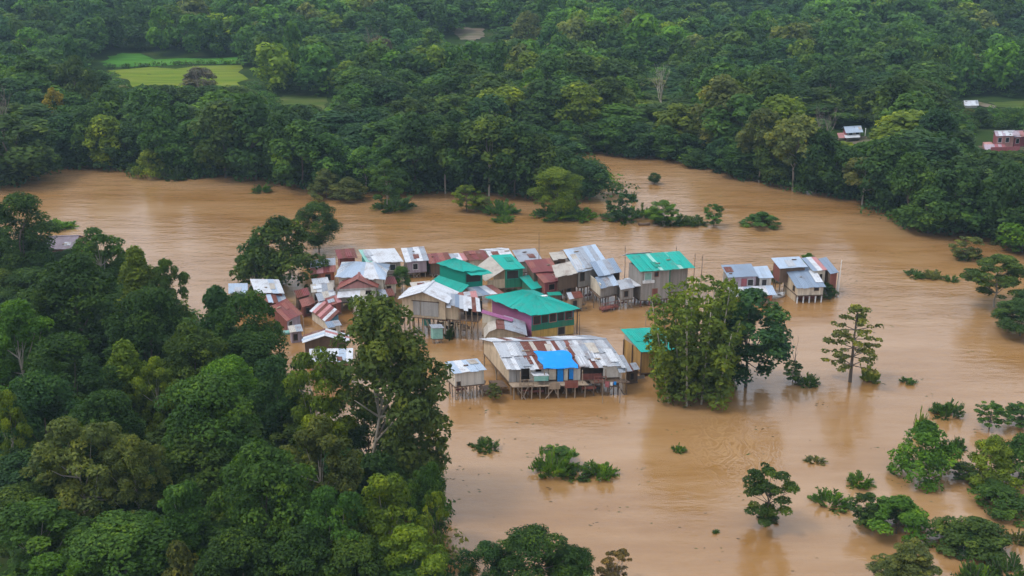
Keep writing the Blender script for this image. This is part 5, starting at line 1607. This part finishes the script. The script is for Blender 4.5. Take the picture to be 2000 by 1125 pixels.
# --- left cluster
h = House('stilt_house', 'house with pale blue hip roof in the left part of the village', (655, 541), (752, 546), (668, 512), 592, 0.0, 1.0)
h.rise = 1.3
h.roof_hip(['pale_blue', 'pale_blue', 'white_zinc'], 0.4, 'u', 0.55)
h.walls(h.ze - 2.2, h.ze - 0.04, ['cream', 'cream', 'lilac_wall', 'cream'], inset=0.4); h.window('f', 1.0, 1.8, h.ze - 1.5, h.ze - 0.6, 'wood'); h.stilts(h.ze - 2.3, 5, 3)
h.post(h.Lu - 0.2, 0.2, h.ze, 0.08, 'wood', 'post')
h = House('stilt_house', 'house with red gable roof and white front below the pale blue hip roof', (658, 566), (738, 562), (664, 549), 606, 0.0, 1.0)
h.rise = 1.35
h.roof_v(['red_rust', 'pink', 'red_rust', 'maroon', 'red_rust']); h.walls(h.ze - 2.0, h.ze - 0.03, ['off_white', 'cream', 'pink_wall', 'grey_board'], inset=0.3); h.gable('f', h.ze - 0.03, h.ze + 1.05, 'pink_wall', ridge='v'); h.gable('b', h.ze - 0.03, h.ze + 1.05, 'pink_wall', ridge='v')
h.lean(0.1, h.Lu * 0.7, -1.4, 0.2, h.ze - 0.75, h.ze - 0.35, ['white_zinc', 'tan_sheet', 'white_zinc'], 5); h.window('f', h.Lu - 1.8, h.Lu - 1.0, h.ze - 1.4, h.ze - 0.5, 'wood', 'dark_inside'); h.stilts(h.ze - 2.1, 4, 3)
h = House('stilt_house', 'orange-walled house with grey and red roof beside the round tree', (606, 536), (656, 531), (606, 509), 572, 0.9, 1.0)
Z = h.ze
h.sheets([(0, 0, Z), (h.Lu, 0, Z), (h.Lu, h.Lv * 0.5, Z + 0.45), (0, h.Lv * 0.5, Z + 0.45)], 4, ['red_rust', 'pink', 'maroon', 'red_rust']); h.sheets([(0, h.Lv * 0.5 - 0.1, Z + 0.46), (h.Lu, h.Lv * 0.5 - 0.1, Z + 0.46), (h.Lu, h.Lv, Z + 0.95), (0, h.Lv, Z + 0.95)], 4, ['grey_zinc', 'pale_blue', 'grey_zinc', 'grey_zinc'])
h.walls(Z - 1.9, Z, 'orange_wall', inset=0.3); h.window('f', 2.2, 2.9, Z - 1.3, Z - 0.4, 'wood', 'dark_inside'); h.stilts(Z - 2, 4, 2)
h.lean(0.2, h.Lu - 0.3, -1.6, 0.1, Z - 1.9, Z - 1.3, ['tan_sheet', 'white_zinc', 'grey_zinc'], 4)
h = House('stilt_house', 'small house with maroon roof behind the pale blue hip roof', (660, 506), (698, 503), (654, 488), 535, 0.6, 1.0)
h.roof_u(['maroon', 'rust_sheet', 'maroon']); h.walls(h.ze - 1.7, h.ze, 'red_wood'); h.stilts(h.ze - 1.8, 3, 2)
h = House('stilt_house', 'shack with a pale tan roof and clutter left of the red gable', (608, 572), (652, 568), (606, 556), 600, 0.5, 1.0)
h.roof_u(['tan_sheet', 'white_zinc', 'grey_zinc', 'tan_sheet']); h.walls(h.ze - 1.5, h.ze, ['cream', 'wood', 'beige', 'wood'], inset=0.2); h.window('f', 0.5, 1.3, h.ze - 1.2, h.ze - 0.4, 'wood', 'dark_inside'); h.stilts(h.ze - 1.6, 3, 2)
h = House('stilt_house', 'shack with a dull grey tilted roof and red walls above the striped roof', (622, 590), (658, 581), (616, 574), 616, 0.45, 1.0)
h.roof_u(['grey_zinc', 'tan_sheet', 'grey_zinc']); h.walls(h.ze - 1.5, h.ze, 'red_wood', inset=0.2); h.stilts(h.ze - 1.6, 3, 2)
h.box('leaning_sheet', h.Lu + 0.1, h.Lu + 0.2, -0.8, 1.0, 0.2, h.ze, 'white_zinc')
h = House('stilt_house', 'shack with rust-striped roof of alternating red and white sheets', (640, 631), (664, 615), (605, 606), 650, 0.0, 1.0)
h.rise = 0.4
Z = h.ze
h.sheets([(0, 0, Z), (0, h.Lv, Z), (h.Lu, h.Lv, Z + 0.5), (h.Lu, 0, Z + 0.5)], 7, ['rust_sheet', 'white_zinc', 'maroon', 'pink', 'rust_sheet', 'pink', 'white_zinc']); h.walls(Z - 1.5, Z + 0.02, ['blue_wall', 'wood', 'cream', 'wood'], inset=0.25); h.stilts(Z - 1.6, 3, 3)
h = House('stilt_house', 'house with two maroon roofs left of the striped shack', (560, 628), (590, 612), (530, 598), 652, 0.6, 1.0)
Z = h.ze
h.roof_u(['maroon', 'maroon', 'red_rust'])
h.sheets([(0.1, h.Lv + 1.6, Z - 0.15), (h.Lu, h.Lv + 1.6, Z - 0.1), (h.Lu + 0.1, h.Lv - 0.2, Z + 0.62), (0, h.Lv - 0.2, Z + 0.62)], 3, ['pink', 'red_rust', 'maroon']); h.walls(Z - 1.7, Z, ['lilac_wall', 'wood', 'red_wood', 'orange_wall'], inset=0.3); h.window('f', 0.6, 1.3, Z - 1.3, Z - 0.4, 'white_paint'); h.stilts(Z - 1.8, 3, 3)
h = House('stilt_house', 'shed with a flat white roof at the river end of the left houses', (498, 572), (556, 573), (488, 545), 612, 0.6, 1.0)
h.roof_u(['white_zinc', 'pale_blue', 'white_zinc', 'white_zinc']); h.walls(h.ze - 1.8, h.ze, ['red_wood', 'wood', 'wood', 'grey_board']); h.stilts(h.ze - 1.9, 4, 2)
h.lean(0.1, h.Lu * 0.7, -2.0, 0.2, h.ze - 0.75, h.ze - 0.2, ['red_rust', 'rust_sheet', 'pale_blue'], 4)
h = House('stilt_house', 'small house with blue-white roof below the flat white shed', (532, 592), (560, 586), (524, 574), 622, 0.5, 1.0)
h.roof_u(['white_zinc', 'blue_zinc', 'grey_zinc']); h.walls(h.ze - 1.6, h.ze, ['wood', 'wood', 'red_wood', 'wood'], inset=0.2); h.stilts(h.ze - 1.7, 3, 2)
h = House('stilt_house', 'leftmost village house with a pale blue roof peeping over the trees', (446, 574), (484, 573), (446, 554), 612, 0.6, 1.0)
h.roof_u('pale_blue'); h.walls(h.ze - 1.8, h.ze, 'pink_wall'); h.stilts(h.ze - 1.9, 3, 2)
h = House('stilt_house', 'house with paired white and rusty gables above the square white roof', (590, 670), (680, 668), (592, 655), 706, 0.0, 1.0)
h.rise = 0.8
Z = h.ze
um = h.Lu * 0.5
h.sheets([(0, 0, Z), (0, h.Lv, Z), (um, h.Lv, Z + 0.9), (um, 0, Z + 0.9)], 4, ['white_zinc', 'pale_blue', 'white_zinc', 'rust_sheet']); h.sheets([(h.Lu, 0, Z), (h.Lu, h.Lv, Z), (um + 0.02, h.Lv, Z + 0.89), (um + 0.02, 0, Z + 0.89)], 4, ['white_zinc', 'white_zinc', 'pink', 'white_zinc'])
h.walls(Z - 1.7, Z, ['wood', 'wood', 'lilac_wall', 'grey_board'], inset=0.3); h.gable('f', Z, Z + 0.65, 'wood', ridge='v'); h.stilts(Z - 1.8, 4, 2)
h = House('stilt_house', 'house with square white roof and pinkish wall among the near treetops', (602, 708), (689, 706), (604, 682), 752, 0.7, 1.0)
h.roof_u(['white_zinc', 'pale_blue', 'white_zinc', 'white_zinc', 'pale_blue', 'white_zinc']); h.walls(h.ze - 2.0, h.ze, ['pink_wall', 'beige', 'beige', 'beige'], inset=0.3); h.stilts(h.ze - 2.1, 4, 2)
h.box('skylight', h.Lu * 0.68, h.Lu * 0.8, 1.4, 2.0, h.ze + 0.36, h.ze + 0.46, 'grey_zinc')

def shack(label, A, B, R, yb, roof, wall, rise=0.4):
    h = House('shack', label, A, B, R, yb, rise, 1.0, 'shacks crowded between the houses', 'shack')
    h.roof_u(roof); h.walls(h.ze - 1.6, h.ze, wall, inset=0.2); h.window('f', h.Lu * 0.3, h.Lu * 0.55, h.ze - 1.2, h.ze - 0.4, 'wood', 'dark_inside'); h.stilts(h.ze - 1.7, 3, 2)
    h.clutter(4, 0.2, h.Lu - 0.2, 0.3, max(0.5, h.Lv - 0.3), h.ze - 1.75)
    return h
shack('shack with a red sheet roof in the lane above the striped shack', (640, 598), (668, 590), (634, 583), 622, ['maroon', 'red_rust', 'pink'], 'red_wood')
shack('shack with a rusty brown roof between the round tree and the striped shack', (580, 582), (606, 576), (574, 568), 608, ['rust_sheet', 'maroon'], 'wood')
shack('shack with a bluish roof below the striped shack', (640, 640), (668, 636), (634, 629), 662, ['blue_zinc', 'grey_zinc'], 'cream', 0.3)
shack('shack with a tan roof left of the paired white and rusty gables', (566, 650), (592, 646), (562, 637), 672, ['tan_sheet', 'grey_zinc'], 'lilac_wall', 0.3)
shack('shack with a red roof behind the red gable house, next to the leafy small tree', (748, 556), (776, 553), (742, 543), 584, ['red_rust', 'maroon'], 'cream')
shack('shack with a white roof below the grey and red roof of the orange house', (612, 558), (644, 554), (608, 545), 590, ['white_zinc', 'dull_zinc'], 'cream')
shack('shack with a dark patched roof right of the red gable house', (744, 580), (772, 577), (738, 566), 606, ['grey_zinc', 'rust_sheet', 'grey_zinc'], 'wood')
shack('shack with a rusty roof between the maroon roofs and the tan shack', (590, 600), (616, 592), (584, 586), 622, ['red_rust', 'rust_sheet'], 'red_wood')
shack('shack with a grey roof in the lane left of the white-roofed beige house', (690, 590), (722, 588), (686, 577), 616, ['dull_zinc', 'white_zinc', 'tan_sheet'], 'off_white')
shack('shack with a pale roof tucked behind the white-roofed beige house', (806, 566), (846, 562), (800, 552), 596, ['teal_pale', 'white_zinc', 'tan_sheet'], 'cream')
shack('shack with a reddish roof under the two-storey teal house', (896, 588), (934, 584), (892, 572), 616, ['red_rust', 'dull_zinc', 'pink'], 'wood')
shack('shack with a rusty lean roof beside the weathered grey stilt house', (1100, 556), (1128, 552), (1092, 540), 590, ['rust_sheet', 'grey_zinc'], 'wood')
shack('shack with a grey roof wedged between the two tall grey stilt houses', (1212, 566), (1240, 562), (1204, 548), 606, ['grey_zinc', 'dull_zinc'], 'grey_board')
shack('shack with a brown roof behind the weathered grey stilt house', (1080, 508), (1108, 505), (1072, 494), 540, ['tan_sheet', 'rust_sheet'], 'wood')
shack('shack with a mottled roof between the broad teal roof and the weathered house', (1112, 585), (1140, 581), (1106, 572), 612, ['dull_zinc', 'rust_sheet'], 'pale_wood', 0.3)
shack('shack with a tin roof hanging behind the right end of the patchwork house', (1226, 726), (1250, 722), (1218, 712), 752, ['rust_sheet', 'grey_zinc'], 'wood')
# --- houses outside the village
h = House('country_house', 'house with purple-grey roof half hidden in the trees on the left', (78, 488), (142, 486), (92, 462), 530, 1.2, 0.5, None)
h.roof_u('mauve'); h.walls(h.ze - 2.2, h.ze, 'pink_wall'); h.gable('l', h.ze, h.ze + 1, 'pink_wall'); h.gable('r', h.ze, h.ze + 1, 'pink_wall'); h.stilts(h.ze - 2.3, 3, 2)
h = House('country_house', 'house with pinkish walls buried in the near wood at the left edge', (20, 900), (110, 905), (30, 868), 985, 0.8, 0.5, None)
h.roof_u(['pink', 'tan_sheet', 'red_rust']); h.walls(0.4, h.ze, 'pink_wall'); h.gable('r', h.ze, h.ze + 0.7, 'pink_wall'); h.gable('l', h.ze, h.ze + 0.7, 'pink_wall')
h.window('f', 1.2, 2.0, 1.6, 2.6); h.stilts(0.3, 3, 2)
h = House('country_house', 'small house with pale blue roof and rose walls in the far forest', (1652, 260), (1686, 258), (1648, 248), 276, 0.9, 0.5, 'houses on the right bank', z0=1.2)
h.roof_u('pale_blue'); h.walls(1.2, h.ze, ['off_white', 'rose_wall', 'rose_wall', 'rose_wall'], inset=0.5); h.gable('l', h.ze, h.ze + 0.7, 'rose_wall'); h.gable('r', h.ze, h.ze + 0.7, 'rose_wall'); h.window('f', 1.0, 1.9, 2.3, 3.2); h.window('f', 2.8, 3.6, 2.3, 3.2)
h.lean(-0.3, h.Lu * 0.8, -1.2, 0.4, 2.2, 2.6, 'white_zinc', 3); h.lean(-1.6, 0.2, 0.3, 3.0, 2.0, 2.6, 'pink', 2)
h = House('country_house', 'rose and white two-storey house at the right edge in the forest', (1945, 266), (1985, 265), (1942, 256), 292, 0.7, 0.5, 'houses on the right bank', z0=1.2)
Z = h.ze
h.roof_u(['white_zinc', 'lilac_wall']); h.walls(1.2, Z, ['pink_wall', 'rose_wall', 'rose_wall', 'rose_wall'], inset=0.4); h.gable('l', Z, Z + 0.55, 'rose_wall'); h.gable('r', Z, Z + 0.55, 'rose_wall')
h.window('f', 0.8, 1.6, Z - 1.5, Z - 0.5); h.window('f', 2.6, 3.4, Z - 1.5, Z - 0.5); h.lean(-2.6, h.Lu * 0.5, -2.4, 0.3, Z - 2.6, Z - 1.9, ['lilac_wall', 'pink', 'rose_wall'], 6)
h.box('wall', -2.2, -0.1, 0.5, 3.5, 1.2, Z - 2.0, 'pink_wall'); h.box('garden_wall', -1.5, h.Lu * 1.1, -3.2, -3.0, 1.0, 2.4, 'rose_wall')
for i in range(3):
    h.post(-2.2 + i * 2.2, -2.2, Z - 2.5, 0.1, 'white_paint', 'post', 1.0)
h = House('country_house', 'rose house with pale hip roof cut by the right edge', (1980, 268), (2022, 266), (1976, 256), 290, 0.7, 0.5, 'houses on the right bank', z0=1.2)
h.roof_u(['lilac_wall', 'pink']); h.walls(1.2, h.ze, ['rose_wall'] * 4, inset=0.4); h.window('f', 0.8, 1.6, h.ze - 1.5, h.ze - 0.5)
h = House('barn', 'low white-roofed barn beside the grass verge at the right', (1884, 207), (1912, 206), (1882, 197), 212, 0.8, 0.5, None, 'barn', z0=1.2)
h.roof_u('white_zinc'); h.walls(1.2, h.ze, 'off_white', inset=0.4); h.gable('l', h.ze, h.ze + 0.65, 'off_white'); h.gable('r', h.ze, h.ze + 0.65, 'off_white')

# --- poles, boat and odd things
def pole(px, yb, yt, label, r=0.06, mat='wood', cross=False):
    p = P(px, yb, 0)
    h_ = zat(p.y, yt)
    root = empty('pole', p, label, 'pole', 'poles standing among the houses')
    V, Fc = path_tube([(0, 0, -1.0), (0.04, 0.02, h_ * 0.5), (HR.uniform(-0.1, 0.1), 0, h_)], r, r * 0.6, 6)
    link('shaft', mesh(V, Fc, 'shaft', True), root, mat)
    V, Fc = tubes([((-0.02, -0.03, h_ * 0.93), (0.02, -0.03, h_ * 0.93 + 0.09), r * 1.1, r * 1.1)], 6)
    link('band', mesh(V, Fc, 'band'), root, mat)
pole(1052, 540, 452, 'tall thin pole behind the plain grey roof'); pole(1219, 560, 480, 'thin pole at the left end of the ribbed teal roof'); pole(1317, 560, 480, 'thin pole behind the middle of the ribbed teal roof')
pole(1353, 572, 495, 'thin pole at the right end of the ribbed teal roof'); pole(1367, 580, 497, 'outermost thin pole right of the ribbed teal roof'); pole(1131, 668, 612, 'slim pole at the right corner of the broad teal hip roof')
pole(1636, 580, 508, 'white pole at the corner of the outermost far right house', 0.05, 'white_paint'); pole(594, 654, 616, 'short pole right of the two maroon roofs', 0.06, 'pale_wood'); pole(1688, 276, 250, 'utility pole right of the small far house', 0.12, 'white_paint')
pole(1870, 290, 252, 'utility pole between the two far houses', 0.12, 'pale_wood')

def washing_line(px0, px1, py, z, label, mats, seed):
    g = random.Random(seed)
    a, b = P(px0, py, z), P(px1, py, z)
    root = empty('washing_line', (a.x, a.y, 0), label, 'washing line')
    d = b - a
    V, Fc = path_tube([Vector((0, 0, z)) + d * t + Vector((0, 0, -0.25 * math.sin(t * math.pi))) for t in np.linspace(0, 1, 7)], 0.012, 0.012, 4)
    link('line', mesh(V, Fc, 'line'), root, 'wood')
    for t in (0, 1):
        V, Fc = path_tube([d * t + Vector((0, 0, -0.8)), d * t + Vector((0, 0, z + 0.05))], 0.05, 0.04, 6)
        link('line_post', mesh(V, Fc, 'line_post'), root, 'pale_wood')
    t = 0.12
    while t < 0.86:
        w, hgt = g.uniform(0.25, 0.5) / d.length, g.uniform(0.4, 0.75)
        zt = z - 0.25 * math.sin((t + w / 2) * math.pi)
        V = []
        for k in range(5):
            q = d * (t + w * k / 4)
            s = 0.05 * math.sin(k * 2.1 + seed)
            V += [(q.x, q.y - 0.02, zt), (q.x, q.y - 0.02 - s, zt - hgt), (q.x, q.y + 0.01, zt), (q.x, q.y + 0.01 - s, zt - hgt)]
        Fc = []
        for k in range(4):
            p, r = k * 4, k * 4 + 4
            Fc += [(p, p + 1, r + 1, r), (p + 2, r + 2, r + 3, p + 3)]
        link('garment', mesh(V, Fc, 'garment'), root, g.choice(mats))
        t += w + g.uniform(0.02, 0.12)
washing_line(1178, 1212, 742, 2.9, 'washing line with coloured clothes at the right end of the patchwork house', ['rose_wall', 'blue_tarp', 'white_paint', 'yellow_wall'], 2)
washing_line(1262, 1300, 604, 2.4, 'washing line with red and white clothes before the tall grey house', ['rose_wall', 'white_paint', 'teal_wall'], 5)
washing_line(690, 735, 606, 2.4, 'washing line with pale clothes before the red gable house', ['white_paint', 'pink_wall', 'pale_blue'], 8)
def boat(px, py, yaw, L, W, mat, label):
    p = P(px, py, 0)
    root = empty('boat', p, label, 'boat')
    root.rotation_euler = (0, 0, yaw)
    n, V, Fc = 11, [], []
    for i in range(n):
        t = i / (n - 1) * 2 - 1
        w = W / 2 * (1 - abs(t) ** 2.6) + 0.02
        sheer = 0.35 + 0.22 * t * t
        x = t * L / 2
        V += [(x, -w, sheer), (x, -w * 0.6, -0.12), (x, w * 0.6, -0.12), (x, w, sheer), (x, w * 0.88, sheer), (x, w * 0.5, 0.0), (x, -w * 0.5, 0.0), (x, -w * 0.88, sheer)]
    for i in range(n - 1):
        for k in range(8):
            a, b = i * 8 + k, i * 8 + (k + 1) % 8
            Fc.append((a, b, b + 8, a + 8))
    Fc += [tuple(range(8)), tuple(reversed(range((n - 1) * 8, n * 8)))]
    link('hull', mesh(V, Fc, 'hull', True), root, mat)
    for x in (-L * 0.22, L * 0.18):
        w = W * 0.42
        V = [(x + a, b * w, 0.22 + c) for c in (0, 0.05) for b in (-1, 1) for a in (-0.12, 0.12)]
        link('thwart', mesh(V, [(0, 2, 3, 1), (4, 5, 7, 6), (0, 1, 5, 4), (2, 6, 7, 3), (0, 4, 6, 2), (1, 3, 7, 5)], 'thwart'), root, 'wood')
    return root
boat(1519, 580, 0.5, 2.6, 1.2, 'white_paint', 'white boat moored between the two far right houses')
boat(562, 652, 0.3, 2.0, 0.8, 'teal_pale', 'small pale teal boat beside the two maroon roofs')
boat(1258, 660 - 220, 0.1, 2.2, 0.5, 'wood', 'dark drifting dugout hull below the dark open bush in mid-river')

# scraps of reed, leaf and wood drifting on the flood
_g = np.random.default_rng(41)
_pos = [P(_g.uniform(60, 1980), _g.uniform(360, 1110)) for _ in range(260)]
_pos = [p for p in _pos if max(float(sdist(FAR_POLY, np.array([p.x]), np.array([p.y]))[0]), float(sdist(NEAR_POLY, np.array([p.x]), np.array([p.y]))[0])) < -1.5]
_q, _t = [], []
for p in _pos:
    m = int(_g.integers(1, 6))
    for _ in range(m):
        c = np.array([p.x + _g.normal() * 0.7, p.y + _g.normal() * 0.4, 0.02])
        a = _g.normal() * 0.5
        L, W = _g.uniform(0.06, 0.28), _g.uniform(0.02, 0.06)
        u, w = np.array([math.cos(a), math.sin(a), 0.0]) * L, np.array([-math.sin(a), math.cos(a), 0.12]) * W
        _q.append([c - u, c - w, c + u, c + w + np.array([0, 0, 0.03])])
        _t.append([(0.10, 0.08, 0.04), (0.07, 0.11, 0.03), (0.22, 0.17, 0.10), (0.05, 0.04, 0.025)][int(_g.integers(0, 4))])
litter = link('floating_litter', quad_mesh(np.array(_q), np.full(len(_q), 0.5), np.array(_t), 'floating_litter'), None)
litter.data.materials.append(MATS['leaf_mass'])
tag(litter, 'scraps of leaf and wood drifting on the brown flood', 'litter', kind='stuff')
# ------------------------------------------------------------------ air
hz = bpy.data.materials.new('air')
hz.use_nodes = True
_nt = hz.node_tree
_nt.nodes.clear()
_v = _nt.nodes.new('ShaderNodeVolumePrincipled')
_v.inputs['Color'].default_value = (0.58, 0.80, 1.0, 1)
_v.inputs['Density'].default_value = 0.00018
_v.inputs['Anisotropy'].default_value = 0.0
_o = _nt.nodes.new('ShaderNodeOutputMaterial')
_nt.links.new(_v.outputs[0], _o.inputs['Volume'])
x0, x1, y0, y1, z0, z1 = -2600, 2600, -160, 2600, -4, 66
haze = link('haze', mesh([(x, y, z) for z in (z0, z1) for y in (y0, y1) for x in (x0, x1)],
                         [(0, 2, 3, 1), (4, 5, 7, 6), (0, 1, 5, 4), (2, 6, 7, 3), (0, 4, 6, 2), (1, 3, 7, 5)], 'haze'))
haze.data.materials.append(hz)
haze['kind'] = 'stuff'
haze['label'] = 'thin pale blue haze over the valley'
